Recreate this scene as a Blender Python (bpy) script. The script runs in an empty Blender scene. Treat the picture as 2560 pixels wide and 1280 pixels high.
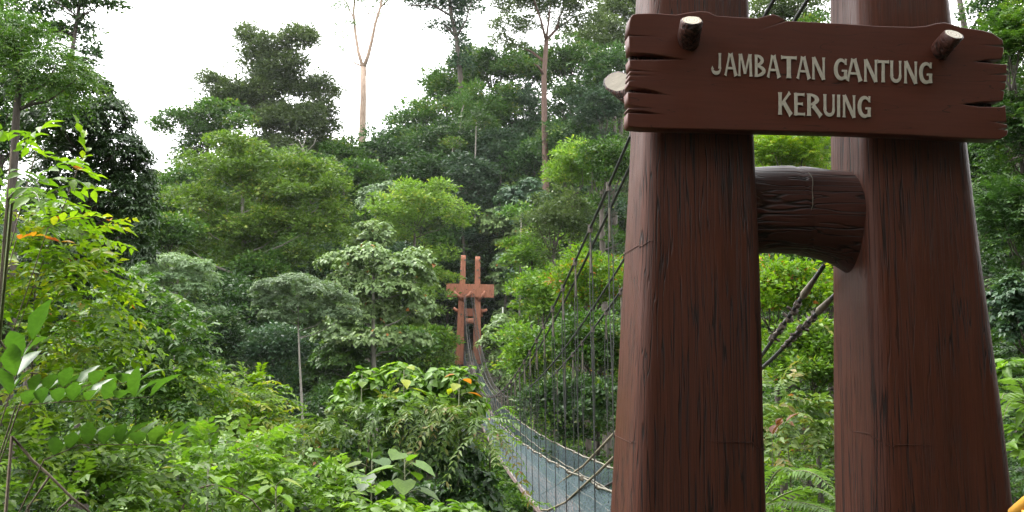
import bpy, math, random
import numpy as np
from mathutils import Vector, Matrix

# ------------------------------------------------------------------ camera
scene = bpy.context.scene
EYE = 2.6                      # eye height over the bridge deck at the near tower
FPX = 2200.0                   # focal length in photograph pixels (2560 wide)
PITCH, ROLL = math.radians(6.7), math.radians(1.0)
cam_data = bpy.data.cameras.new('camera')
cam = bpy.data.objects.new('camera', cam_data)
scene.collection.objects.link(cam)
scene.camera = cam
cam_data.sensor_width = 36.0
cam_data.lens = 36.0 * FPX / 2560.0
cam_data.clip_start = 0.05
cam_data.clip_end = 2000.0
CAM_M = Matrix.Rotation(math.radians(90) + PITCH, 4, 'X') @ Matrix.Rotation(ROLL, 4, 'Z')
CAM_M.translation = (0, 0, EYE)
cam.matrix_world = CAM_M

# ------------------------------------------------------------------ sky: bright even overcast
SUN_EL, SUN_AZ = math.radians(58), math.radians(-62)      # azimuth from +Y, negative = left
world = bpy.data.worlds.new('World')
scene.world = world
world.use_nodes = True
wn = world.node_tree
wn.nodes.clear()
sky = wn.nodes.new('ShaderNodeTexSky')
sky.sky_type = 'NISHITA'
sky.sun_disc = False
sky.sun_elevation = SUN_EL
sky.sun_rotation = SUN_AZ
sky.air_density = 1.0
sky.dust_density = 4.0
hs = wn.nodes.new('ShaderNodeHueSaturation')
hs.inputs['Saturation'].default_value = 0.25
mixw = wn.nodes.new('ShaderNodeMix')
mixw.data_type = 'RGBA'
mixw.inputs['Factor'].default_value = 0.72
mixw.inputs['B'].default_value = (9.6, 9.6, 9.6, 1)
bg = wn.nodes.new('ShaderNodeBackground')
bg.inputs['Strength'].default_value = 0.15
wo = wn.nodes.new('ShaderNodeOutputWorld')
wn.links.new(sky.outputs['Color'], hs.inputs['Color'])
wn.links.new(hs.outputs['Color'], mixw.inputs['A'])
wn.links.new(mixw.outputs['Result'], bg.inputs['Color'])
wn.links.new(bg.outputs['Background'], wo.inputs['Surface'])

sun_d = bpy.data.lights.new('sun', 'SUN')
sun_d.energy = 1.5
sun_d.angle = math.radians(25)
sun_d.color = (1.0, 0.97, 0.92)
sun = bpy.data.objects.new('sun', sun_d)
scene.collection.objects.link(sun)
sdir = Vector((math.sin(SUN_AZ) * math.cos(SUN_EL), math.cos(SUN_AZ) * math.cos(SUN_EL), math.sin(SUN_EL)))
sun.rotation_euler = (-sdir).to_track_quat('-Z', 'Y').to_euler()
sun.location = (-30, 20, 60)

vs = scene.view_settings
vs.view_transform = 'Standard'
vs.look = 'None'
vs.exposure = 1.9
vs.gamma = 1.0
vs.use_curve_mapping = False

# ------------------------------------------------------------------ helpers
COL = scene.collection
CM3 = np.array(CAM_M.to_3x3())
CINV = CM3.T


def at(px, py, Y):
    """world point seen at photograph pixel (px, py), at distance Y ahead of the viewer"""
    d = CM3 @ np.array([(px - 1280) / FPX, -(py - 640) / FPX, -1.0])
    return np.array([0, 0, EYE]) + d * (Y / d[1])


def proj(p):
    c = CINV @ (np.asarray(p, float) - np.array([0, 0, EYE]))
    return 1280 + FPX * c[0] / -c[2], 640 - FPX * c[1] / -c[2]


def smooth(a, b, x):
    t = np.clip((x - a) / (b - a), 0, 1)
    return t * t * (3 - 2 * t)


def tag(o, label=None, cat=None, group=None, kind=None):
    if label: o['label'] = label
    if cat: o['category'] = cat
    if group: o['group'] = group
    if kind: o['kind'] = kind
    return o


def empty(name, loc, rz=0.0, parent=None):
    o = bpy.data.objects.new(name, None)
    o.empty_display_size = 0.2
    COL.objects.link(o)
    o.location = tuple(loc)
    o.rotation_euler = (0, 0, rz)
    if parent: o.parent = parent
    return o


def link(name, me, mats, parent=None, loc=(0, 0, 0)):
    if not isinstance(mats, (list, tuple)): mats = [mats]
    if len(me.materials) == 0:
        for m in mats: me.materials.append(m)
    o = bpy.data.objects.new(name, me)
    COL.objects.link(o)
    o.location = tuple(loc)
    if parent: o.parent = parent
    return o


class MB:
    """collects polygons"""
    def __init__(self):
        self.v, self.f, self.m = [], [], []

    def add(self, verts, faces, mat=0):
        k = len(self.v)
        self.v.extend([tuple(map(float, p)) for p in verts])
        self.f.extend([tuple(i + k for i in f) for f in faces])
        self.m.extend([mat] * len(faces))

    def tube(self, pts, rad, sides=8, mat=0, cap=True, squash=1.0):
        pts = [np.asarray(p, float) for p in pts]
        n = len(pts)
        if np.isscalar(rad): rad = [rad] * n
        vv = []
        up = np.array([0.0, 0.0, 1.0])
        t0 = pts[1] - pts[0]
        if abs(t0[2]) > 0.9 * np.linalg.norm(t0): up = np.array([1.0, 0.0, 0.0])
        for i in range(n):
            t = pts[min(i + 1, n - 1)] - pts[max(i - 1, 0)]
            t = t / (np.linalg.norm(t) + 1e-9)
            a = np.cross(up, t); a /= (np.linalg.norm(a) + 1e-9)
            b = np.cross(t, a)
            for k in range(sides):
                th = 2 * math.pi * k / sides
                vv.append(pts[i] + rad[i] * (math.cos(th) * a + squash * math.sin(th) * b))
        ff = []
        for i in range(n - 1):
            for k in range(sides):
                k2 = (k + 1) % sides
                ff.append((i * sides + k, i * sides + k2, (i + 1) * sides + k2, (i + 1) * sides + k))
        if cap:
            ff.append(tuple(range(sides))[::-1])
            ff.append(tuple((n - 1) * sides + k for k in range(sides)))
        self.add(vv, ff, mat)

    def box(self, c, s, rot=None, mat=0):
        c = np.asarray(c, float)
        vv = []
        for dx in (-.5, .5):
            for dy in (-.5, .5):
                for dz in (-.5, .5):
                    q = np.array([dx * s[0], dy * s[1], dz * s[2]])
                    if rot is not None: q = rot @ q
                    vv.append(c + q)
        self.add(vv, [(0, 1, 3, 2), (4, 6, 7, 5), (0, 4, 5, 1), (2, 3, 7, 6), (0, 2, 6, 4), (1, 5, 7, 3)], mat)

    def mesh(self, name, smooth_shade=False):
        me = bpy.data.meshes.new(name)
        me.from_pydata(self.v, [], self.f)
        if any(self.m): me.polygons.foreach_set('material_index', self.m)
        if smooth_shade: me.polygons.foreach_set('use_smooth', [True] * len(self.f))
        me.update()
        return me


# ------------------------------------------------------------------ materials
def new_mat(name):
    m = bpy.data.materials.new(name)
    m.use_nodes = True
    nt = m.node_tree
    b = nt.nodes['Principled BSDF']
    return m, nt, b


def ramp(nt, stops, interp='LINEAR'):
    r = nt.nodes.new('ShaderNodeValToRGB')
    r.color_ramp.interpolation = interp
    el = r.color_ramp.elements
    while len(el) < len(stops): el.new(0.5)
    for e, (p, c) in zip(el, stops):
        e.position = p
        e.color = (*c, 1) if len(c) == 3 else c
    return r


def noise(nt, vec, scale, detail=4, rough=0.55, dist=0.0):
    n = nt.nodes.new('ShaderNodeTexNoise')
    n.inputs['Scale'].default_value = scale
    n.inputs['Detail'].default_value = detail
    n.inputs['Roughness'].default_value = rough
    n.inputs['Distortion'].default_value = dist
    if vec is not None: nt.links.new(vec, n.inputs['Vector'])
    return n


def mapping(nt, scale, coord='Object'):
    tc = nt.nodes.new('ShaderNodeTexCoord')
    mp = nt.nodes.new('ShaderNodeMapping')
    mp.inputs['Scale'].default_value = scale
    nt.links.new(tc.outputs[coord], mp.inputs['Vector'])
    return mp.outputs['Vector']


def mixcol(nt, fac, a, b, mode='MIX'):
    mx = nt.nodes.new('ShaderNodeMix')
    mx.data_type = 'RGBA'
    mx.blend_type = mode
    for s, v in (('Factor', fac), ('A', a), ('B', b)):
        if isinstance(v, (int, float)): mx.inputs[s].default_value = v
        elif isinstance(v, tuple): mx.inputs[s].default_value = (*v, 1)
        else: nt.links.new(v, mx.inputs[s])
    return mx.outputs['Result']


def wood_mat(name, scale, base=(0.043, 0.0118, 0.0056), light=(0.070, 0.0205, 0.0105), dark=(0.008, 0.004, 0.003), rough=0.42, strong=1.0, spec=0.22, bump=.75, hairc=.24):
    """brown painted concrete carved like timber: grain lines run where `scale` is small"""
    m, nt, b = new_mat(name)
    v = mapping(nt, scale)
    big = noise(nt, mapping(nt, tuple(s * 0.14 for s in scale)), 1.0, 3)
    fine = noise(nt, v, 1.0, 1, 0.5, 0.3)
    v2 = mapping(nt, tuple(s * 2.6 for s in scale))
    hair = noise(nt, v2, 1.0, 2, 0.5)
    # thin dark cracks where the stretched noise crosses its middle value
    sub = nt.nodes.new('ShaderNodeMath'); sub.operation = 'SUBTRACT'; sub.inputs[1].default_value = 0.5
    ab = nt.nodes.new('ShaderNodeMath'); ab.operation = 'ABSOLUTE'
    nt.links.new(fine.outputs['Fac'], sub.inputs[0]); nt.links.new(sub.outputs[0], ab.inputs[0])
    cr = ramp(nt, [(0.0, (1, 1, 1)), (0.018 * strong, (0.8, .8, .8)), (0.04 * strong, (0, 0, 0))])
    nt.links.new(ab.outputs[0], cr.inputs['Fac'])
    gate = ramp(nt, [(0.34, (0, 0, 0)), (0.52, (1, 1, 1))])
    g_n = noise(nt, mapping(nt, (1.6, 1.6, 1.3)), 1.0, 3)
    nt.links.new(g_n.outputs['Fac'], gate.inputs['Fac'])
    crack = mixcol(nt, 1.0, cr.outputs['Color'], gate.outputs['Color'], 'MULTIPLY')
    br = ramp(nt, [(0.3, base), (0.7, light)])
    nt.links.new(big.outputs['Fac'], br.inputs['Fac'])
    hr = ramp(nt, [(0.33, (1 - hairc, 1 - hairc, 1 - hairc)), (0.6, (1 + hairc * .25,) * 3)])
    nt.links.new(hair.outputs['Fac'], hr.inputs['Fac'])
    c1 = mixcol(nt, 1.0, br.outputs['Color'], hr.outputs['Color'], 'MULTIPLY')
    c2 = mixcol(nt, crack, c1, dark)
    nt.links.new(c2, b.inputs['Base Color'])
    rr = ramp(nt, [(0.3, (rough - .08,) * 3), (0.7, (rough + .14,) * 3)])
    nt.links.new(g_n.outputs['Fac'], rr.inputs['Fac'])
    nt.links.new(rr.outputs['Color'], b.inputs['Roughness'])
    b.inputs['Specular IOR Level'].default_value = spec
    hmix = nt.nodes.new('ShaderNodeMath'); hmix.operation = 'MULTIPLY_ADD'
    inv = nt.nodes.new('ShaderNodeInvert'); nt.links.new(crack, inv.inputs['Color'])
    hmix.inputs[1].default_value = 0.35
    nt.links.new(hair.outputs['Fac'], hmix.inputs[0]); nt.links.new(inv.outputs['Color'], hmix.inputs[2])
    bp = nt.nodes.new('ShaderNodeBump')
    bp.inputs['Strength'].default_value = bump
    bp.inputs['Distance'].default_value = 0.012
    nt.links.new(hmix.outputs[0], bp.inputs['Height'])
    nt.links.new(bp.outputs['Normal'], b.inputs['Normal'])
    return m


def plain_mat(name, c1, c2, scale=6.0, rough=0.6, bump=0.2, stretch=(1, 1, 1), metal=0.0):
    m, nt, b = new_mat(name)
    n = noise(nt, mapping(nt, stretch), scale, 5, 0.6)
    r = ramp(nt, [(0.3, c1), (0.7, c2)])
    nt.links.new(n.outputs['Fac'], r.inputs['Fac'])
    nt.links.new(r.outputs['Color'], b.inputs['Base Color'])
    b.inputs['Roughness'].default_value = rough
    b.inputs['Metallic'].default_value = metal
    bp = nt.nodes.new('ShaderNodeBump')
    bp.inputs['Strength'].default_value = bump
    bp.inputs['Distance'].default_value = 0.02
    nt.links.new(n.outputs['Fac'], bp.inputs['Height'])
    nt.links.new(bp.outputs['Normal'], b.inputs['Normal'])
    return m


def rings_mat(name):
    m, nt, b = new_mat(name)
    w = nt.nodes.new('ShaderNodeTexWave')
    w.wave_type = 'RINGS'; w.rings_direction = 'Z'
    w.inputs['Scale'].default_value = 16.0
    w.inputs['Distortion'].default_value = 2.5
    w.inputs['Detail'].default_value = 2.0
    nt.links.new(mapping(nt, (1, 1, 1)), w.inputs['Vector'])
    r = ramp(nt, [(0.0, (0.17, 0.14, 0.095)), (0.3, (0.33, 0.29, 0.22)), (1.0, (0.42, 0.38, 0.30))])
    nt.links.new(w.outputs['Fac'], r.inputs['Fac'])
    nt.links.new(r.outputs['Color'], b.inputs['Base Color'])
    b.inputs['Roughness'].default_value = 0.6
    return m


def leaf_mat(name, stops, trans=0.35, rough=0.42, spec=0.3, vary=0.25):
    """leaf colours come from a per-leaf number stored on the mesh"""
    m, nt, b = new_mat(name)
    a = nt.nodes.new('ShaderNodeAttribute'); a.attribute_name = 'tint'
    r = ramp(nt, stops)
    nt.links.new(a.outputs['Fac'], r.inputs['Fac'])
    oi = nt.nodes.new('ShaderNodeObjectInfo')
    mr = nt.nodes.new('ShaderNodeMapRange')
    mr.inputs['To Min'].default_value = 1 - vary
    mr.inputs['To Max'].default_value = 1 + vary
    nt.links.new(oi.outputs['Random'], mr.inputs['Value'])
    col = mixcol(nt, 1.0, r.outputs['Color'], mr.outputs['Result'], 'MULTIPLY')
    mn = noise(nt, mapping(nt, (1, 1, 1)), 45, 3)
    mrp = ramp(nt, [(.3, (.78, .80, .78)), (.7, (1.18, 1.14, 1.1))])
    nt.links.new(mn.outputs['Fac'], mrp.inputs['Fac'])
    col = mixcol(nt, 1.0, col, mrp.outputs['Color'], 'MULTIPLY')
    nt.links.new(col, b.inputs['Base Color'])
    b.inputs['Roughness'].default_value = rough
    b.inputs['Specular IOR Level'].default_value = spec
    tr = nt.nodes.new('ShaderNodeBsdfTranslucent')
    tc = mixcol(nt, 1.0, col, (1.15, 1.25, 0.55), 'MULTIPLY')
    nt.links.new(tc, tr.inputs['Color'])
    ms = nt.nodes.new('ShaderNodeMixShader')
    ms.inputs['Fac'].default_value = trans
    nt.links.new(b.outputs['BSDF'], ms.inputs[1])
    nt.links.new(tr.outputs['BSDF'], ms.inputs[2])
    nt.links.new(ms.outputs['Shader'], nt.nodes['Material Output'].inputs['Surface'])
    return m


M = {}
M['post'] = wood_mat('painted_timber_post_shaded', (34, 34, 0.5), strong=.9, rough=.5)  # near copy of the tower paint, canopy shade darkened into the colour
M['log'] = wood_mat('painted_timber_log', (1.1, 17, 17), base=(0.032, 0.0088, 0.0055), light=(0.052, 0.0155, 0.010), strong=1.2)
M['board'] = wood_mat('painted_timber_board', (1.0, 9, 14), base=(0.058, 0.0156, 0.0082), light=(0.074, 0.021, 0.0115), rough=0.45, strong=0.02, bump=.1, hairc=.1)
M['far_post'] = wood_mat('painted_timber_post_lit', (12, 12, 0.6), base=(0.31, 0.118, 0.066), light=(0.38, 0.155, 0.09), rough=0.6, strong=0.4, spec=0.3)  # far copy of the same paint, open daylight brightened into the colour
M['letter'] = plain_mat('cream_letter_paint', (0.27, 0.245, 0.19), (0.38, 0.345, 0.28), 30, 0.6, 0.1)
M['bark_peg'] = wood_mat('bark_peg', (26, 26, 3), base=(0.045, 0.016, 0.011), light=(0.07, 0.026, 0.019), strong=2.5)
M['cut'] = rings_mat('cut_wood_rings')
M['pale_cut'] = plain_mat('pale_cut_wood', (0.075, 0.06, 0.035), (0.13, 0.11, 0.07), 9, 0.7, 0.4)
M['cable'] = plain_mat('dark_steel_cable', (0.012, 0.012, 0.013), (0.03, 0.03, 0.03), 60, 0.55, 0.3)
M['wire'] = plain_mat('hanger_wire', (0.014, 0.015, 0.015), (0.035, 0.035, 0.032), 60, 0.6, 0.2)
M['sleeve'] = plain_mat('tan_sleeve', (0.08, 0.065, 0.045), (0.17, 0.15, 0.11), 20, 0.7, 0.2)
M['rope'] = plain_mat('pale_rope', (0.11, 0.10, 0.075), (0.21, 0.195, 0.155), 40, 0.8, 0.4)
M['stay'] = plain_mat('tan_stay_rope', (0.10, 0.085, 0.05), (0.20, 0.17, 0.11), 40, 0.8, 0.4)
M['clamp'] = plain_mat('rusty_clamp', (0.03, 0.022, 0.018), (0.11, 0.085, 0.065), 30, 0.6, 0.5)
M['net'] = plain_mat('blue_green_netting', (0.046, 0.08, 0.092), (0.095, 0.14, 0.155), 8, 0.7, 0.1)
M['plank'] = plain_mat('weathered_deck_plank', (0.09, 0.06, 0.055), (0.19, 0.14, 0.125), 5, 0.75, 0.3, (4, 1, 4))
M['bark_dark'] = plain_mat('dark_bark', (0.035, 0.028, 0.022), (0.09, 0.075, 0.06), 5, 0.9, 0.6, (3, 3, .6))
M['bark_brown'] = plain_mat('reddish_bark', (0.07, 0.038, 0.028), (0.13, 0.08, 0.06), 5, 0.85, 0.5, (3, 3, .5))
M['bark_pale'] = plain_mat('pale_bark', (0.22, 0.15, 0.11), (0.40, 0.30, 0.23), 2.5, 0.8, 0.3, (2, 2, .5))
M['bark_grey'] = plain_mat('grey_bark', (0.13, 0.12, 0.10), (0.27, 0.25, 0.21), 6, 0.85, 0.4, (2, 2, .5))
M['twig'] = plain_mat('twig_bark', (0.07, 0.05, 0.035), (0.15, 0.12, 0.08), 12, 0.85, 0.3)
M['green_stem'] = plain_mat('green_stem', (0.06, 0.08, 0.025), (0.12, 0.13, 0.05), 12, 0.6, 0.1)
M['yellow_paint'] = plain_mat('yellow_paint', (0.42, 0.20, 0.02), (0.52, 0.27, 0.04), 10, 0.5, 0.1)
M['grey_paint'] = plain_mat('pale_grey_pole', (0.32, 0.34, 0.28), (0.42, 0.43, 0.36), 10, 0.6, 0.1)

# leaf palettes: (position, linear colour)
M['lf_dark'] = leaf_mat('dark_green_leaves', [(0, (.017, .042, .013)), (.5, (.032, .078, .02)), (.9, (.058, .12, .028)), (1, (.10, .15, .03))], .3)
M['lf_mid'] = leaf_mat('mid_green_leaves', [(0, (.027, .068, .012)), (.5, (.05, .118, .017)), (.9, (.085, .17, .024)), (1, (.15, .18, .03))], .36)
M['lf_olive'] = leaf_mat('olive_green_leaves', [(0, (.045, .075, .026)), (.5, (.078, .12, .04)), (1, (.12, .165, .06))], .33)
M['lf_light'] = leaf_mat('light_green_leaves', [(0, (.05, .11, .013)), (.5, (.095, .19, .02)), (.92, (.15, .25, .026)), (1, (.24, .25, .04))], .40)
M['lf_yellow'] = leaf_mat('yellow_green_leaves', [(0, (.06, .135, .010)), (.45, (.115, .23, .013)), (.85, (.20, .31, .016)), (.965, (.30, .30, .02)), (1, (.34, .12, .02))], .46)
M['lf_silver'] = leaf_mat('silvery_green_leaves', [(0, (.08, .135, .065)), (.5, (.13, .205, .10)), (1, (.20, .28, .15))], .28)
M['lf_lime'] = leaf_mat('lime_green_leaves', [(0, (.062, .118, .016)), (.5, (.108, .195, .026)), (.92, (.165, .265, .035)), (1, (.25, .28, .05))], .38)
M['lf_pale'] = leaf_mat('pale_green_broad_leaves', [(0, (.09, .15, .055)), (.5, (.155, .24, .085)), (.93, (.23, .31, .13)), (.97, (.28, .28, .09)), (1, (.35, .15, .04))], .3)
M['lf_blue'] = leaf_mat('bluish_green_leaves', [(0, (.024, .055, .03)), (.5, (.042, .088, .045)), (1, (.075, .13, .062))], .27)
M['lf_red'] = leaf_mat('bronze_tipped_leaves', [(0, (.045, .095, .022)), (.5, (.085, .15, .03)), (.8, (.14, .20, .05)), (.93, (.19, .16, .05)), (1, (.24, .10, .05))], .36)
M['lf_fern'] = leaf_mat('fern_leaves', [(0, (.085, .16, .028)), (.5, (.12, .22, .045)), (1, (.17, .28, .07))], .42)
M['lf_big'] = leaf_mat('big_glossy_leaves', [(0, (.038, .095, .016)), (.5, (.06, .135, .02)), (.9, (.10, .19, .028)), (1, (.22, .25, .03))], .4, rough=0.36, spec=0.5, vary=.05)
M['lf_orange'] = leaf_mat('dying_orange_leaves', [(0, (.38, .20, .02)), (.5, (.40, .13, .02)), (1, (.30, .07, .03))], .4, vary=.05)

M['lf_deep'] = leaf_mat('deep_green_glossy_leaves', [(0, (.024, .058, .017)), (.5, (.045, .098, .026)), (1, (.08, .15, .04))], .3, rough=.36, spec=.45)
M['lf_rust'] = leaf_mat('withered_rust_leaves', [(0, (.16, .07, .02)), (1, (.10, .03, .015))], .3, vary=.05)


def ground_mat():
    m, nt, b = new_mat('forest_floor')
    n = noise(nt, mapping(nt, (1, 1, 1)), 0.8, 8, 0.65)
    r = ramp(nt, [(0.3, (.012, .012, .007)), (0.5, (.028, .026, .014)), (0.65, (.035, .05, .016)), (0.8, (.06, .045, .028))])
    nt.links.new(n.outputs['Fac'], r.inputs['Fac'])
    nt.links.new(r.outputs['Color'], b.inputs['Base Color'])
    b.inputs['Roughness'].default_value = 0.95
    n2 = noise(nt, mapping(nt, (1, 1, 1)), 6, 6, 0.7)
    bp = nt.nodes.new('ShaderNodeBump'); bp.inputs['Strength'].default_value = 0.8; bp.inputs['Distance'].default_value = 0.15
    nt.links.new(n2.outputs['Fac'], bp.inputs['Height']); nt.links.new(bp.outputs['Normal'], b.inputs['Normal'])
    return m


M['ground'] = ground_mat()

# ------------------------------------------------------------------ terrain: a wooded ravine
PY = np.array([-400, -60, -25, -8, 0, 6, 9, 14, 25, 40, 60, 74, 86, 94, 100, 112, 126, 146, 180, 260, 600])
PZ = np.array([40, 22, 9, 2.6, 1.0, -0.05, -.6, -3.2, -7.2, -9, -7.5, -4.2, -.6, 2.15, 4, 11, 21, 31, 40, 48, 60])


def terrain(x, y):
    x = np.asarray(x, float); y = np.asarray(y, float)
    z = np.interp(y, PY, PZ)
    far = smooth(90, 120, y)
    fx = np.interp(x, [-120, -60, -35, -12, 0, 30, 120], [.60, .62, .66, .86, 1.0, 1.12, 1.3])
    z = np.where(y > 90, 2.15 + (z - 2.15) * (1 + (fx - 1) * far), z)
    near = 1 - smooth(35, 70, y)
    z = z + near * smooth(4, 16, -x) * np.where(y > 4, 3.2, .6) + near * smooth(7, 18, x) * smooth(6, 12, y) * 4.5
    z = z + 0.22 * np.sin(x * .9 + y * .35) * np.sin(y * .7 - x * .3) * smooth(9, 16, np.hypot(x, y))
    z = z + 0.9 * np.sin(x * .21 + 1.3) * np.sin(y * .17 + .4) * smooth(25, 60, np.hypot(x, y)) * (1 - np.exp(-((x + 0.0747 * (y - 6.9) - 2.2) / 9) ** 2))
    return z


def build_ground():
    xs = np.concatenate([np.linspace(-500, -100, 18), np.linspace(-95, 95, 120), np.linspace(100, 500, 18)])
    ys = np.concatenate([np.linspace(-400, -40, 14), np.linspace(-38, 150, 130), np.linspace(156, 600, 22)])
    X, Y = np.meshgrid(xs, ys)
    Z = terrain(X, Y)
    nx, ny = len(xs), len(ys)
    me = bpy.data.meshes.new('ground')
    idx = np.arange(nx * ny).reshape(ny, nx)
    f = np.stack([idx[:-1, :-1], idx[:-1, 1:], idx[1:, 1:], idx[1:, :-1]], -1).reshape(-1, 4)
    me.from_pydata(np.stack([X, Y, Z], -1).reshape(-1, 3).tolist(), [], f.tolist())
    me.polygons.foreach_set('use_smooth', [True] * len(me.polygons))
    o = link('ground', me, M['ground'])
    tag(o, 'dark leaf-littered forest floor of the wooded ravine', kind='structure')


build_ground()

# ------------------------------------------------------------------ bridge geometry
NEAR_Y, FAR_Y = 6.87, 94.0
AX0, AX1 = 2.22, -4.45             # bridge axis x at both towers
SPAN = FAR_Y - NEAR_Y


def axis_x(y): return AX0 + (AX1 - AX0) * (y - NEAR_Y) / SPAN


def rail_z(y):
    t = (y - NEAR_Y) / SPAN
    return EYE + (-1.4 + 2.3 * t - 8.4 * t * (1 - t))


def deck_z(y): return rail_z(y) - 1.2


def cable_z(y, d0=0.0):
    t = (y - NEAR_Y) / SPAN
    return EYE + (3.45 + d0 + (3.6 - d0) * t - 27.6 * t * (1 - t))


# ------------------------------------------------------------------ towers
def rounded_rect(hw, hd, r, n=10):
    pts = []
    for cx, cy, a0 in ((hw - r, hd - r, 0), (-hw + r, hd - r, 90), (-hw + r, -hd + r, 180), (hw - r, -hd + r, 270)):
        for k in range(n):
            a = math.radians(a0 + 90 * k / (n - 1))
            pts.append((cx + r * math.cos(a), cy + r * math.sin(a)))
    return np.array(pts)


def column_mesh(name, zs, cx, hw, hd, seed, rad=0.15):
    """lofted rounded rectangular post; cx, hw, hd are functions of height"""
    rng = np.random.default_rng(seed)
    ph = rng.uniform(0, 6.28, 8)
    rings = []
    for z in zs:
        w, d = hw(z), hd(z)
        p = rounded_rect(w, d, min(rad, w * .55))
        th = np.arctan2(p[:, 1], p[:, 0])
        k = 1 + .010 * np.sin(3 * th + ph[0] + z * .8) + .008 * np.sin(5 * th + ph[1] - z * 1.3) + .006 * np.sin(2 * th + ph[2] + z * 2.7) + .004 * np.sin(11 * th + ph[3] + z * .5)
        p = p * k[:, None]
        rings.append(np.column_stack([p[:, 0] + cx(z), p[:, 1], np.full(len(p), z)]))
    n = len(rings[0])
    b = MB()
    ff = []
    for i in range(len(zs) - 1):
        for k in range(n):
            k2 = (k + 1) % n
            ff.append((i * n + k, i * n + k2, (i + 1) * n + k2, (i + 1) * n + k))
    ff.append(tuple((len(zs) - 1) * n + k for k in range(n)))
    b.add(np.vstack(rings), ff)
    return b.mesh(name, True)


def cross_log_mesh(x0, x1, zc, r, seed):
    """round log between the posts that swells into them, more below than above"""
    rng = np.random.default_rng(seed)
    ph = rng.uniform(0, 6.28, 6)
    n, m = 41, 40
    vv, ff = [], []
    for i in range(n):
        t = i / (n - 1)
        x = x0 + (x1 - x0) * t
        end_l, end_r = math.exp(-t * 11), math.exp(-(1 - t) * 4.2)
        for k in range(m):
            a = 2 * math.pi * k / m
            c, s = math.cos(a), math.sin(a)
            rr = r * (1 + .02 * math.sin(3 * a + ph[0] + 5 * t) + .016 * math.sin(2 * a + ph[1] - 7 * t) + .02 * math.sin(t * 6.28 + ph[2]))
            rr += (.10 * end_l + .05 * end_r)
            low = max(0.0, -s)
            rr += low * (.10 * end_l + .19 * end_r)
            dent = -.012 * math.exp(-((t - .52 - .03 * math.sin(2 * a)) / .018) ** 2)
            rr += dent
            vv.append((x, c * min(rr, .36) * .82, zc + s * rr + .03 * math.sin(math.pi * t)))
    for i in range(n - 1):
        for k in range(m):
            k2 = (k + 1) % m
            ff.append((i * m + k, (i + 1) * m + k, (i + 1) * m + k2, i * m + k2))
    b = MB()
    b.add(vv, ff)
    return b.mesh('cross_log', True)


def stub_mesh(p0, p1, r0, r1, cut_dir=None, sides=14):
    """branch stub whose end is sawn off (material 1)"""
    b = MB()
    p0, p1 = np.asarray(p0, float), np.asarray(p1, float)
    t = p1 - p0; L = np.linalg.norm(t); t /= L
    up = np.array([0, 0, 1.0]) if abs(t[2]) < .9 else np.array([1.0, 0, 0])
    a = np.cross(up, t); a /= np.linalg.norm(a)
    c = np.cross(t, a)
    cd = t if cut_dir is None else np.asarray(cut_dir, float) / np.linalg.norm(cut_dir)
    rng = np.random.default_rng(int(abs(p0[0] * 1000)) + 3)
    wob = 1 + rng.normal(0, .035, sides)
    ring = []
    for s in (0, .35, .7, 1.0, 1.02):
        r = r0 + (r1 - r0) * min(s, 1)
        if s > 1: r *= .86
        for k in range(sides):
            th = 2 * math.pi * k / sides
            q = p0 + t * L * min(s, 1.0) + r * wob[k] * (math.cos(th) * a + math.sin(th) * c)
            if s >= 1:    # slide along the axis on to the cutting plane
                den = float(np.dot(t, cd))
                q = q + t * (np.dot(p1 - q, cd) / den)
                if s > 1: q = q + cd * .006
            ring.append(q)
    ff, mm = [], []
    for i in range(4):
        for k in range(sides):
            k2 = (k + 1) % sides
            ff.append((i * sides + k, i * sides + k2, (i + 1) * sides + k2, (i + 1) * sides + k))
    b.add(ring, ff)
    b2 = MB()
    b2.add(ring[4 * sides:], [tuple(range(sides))])
    return b.mesh('stub', True), b2.mesh('cut_face')


YAW = math.radians(6.0)


def column_fns(side, k=1.0, near=True):
    if near:
        if side < 0:
            cx = lambda z: -.855 + .0145 * (z - 3.5)
            hw = lambda z: .451 - .028 * (z - 3.5)
        else:
            cx = lambda z: .916 - .031 * (z - 3.5)
            hw = lambda z: .468 - .037 * (z - 3.5)
        w = lambda z: max(hw(z), .2)
        return cx, w, (lambda z: max(.36 - .022 * (z - 3.5), .16))
    cx = lambda z: side * (.93 - .014 * z) * 1.0
    w = lambda z: .46 - .0175 * z
    return cx, w, (lambda z: .40 - .014 * z)


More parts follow.
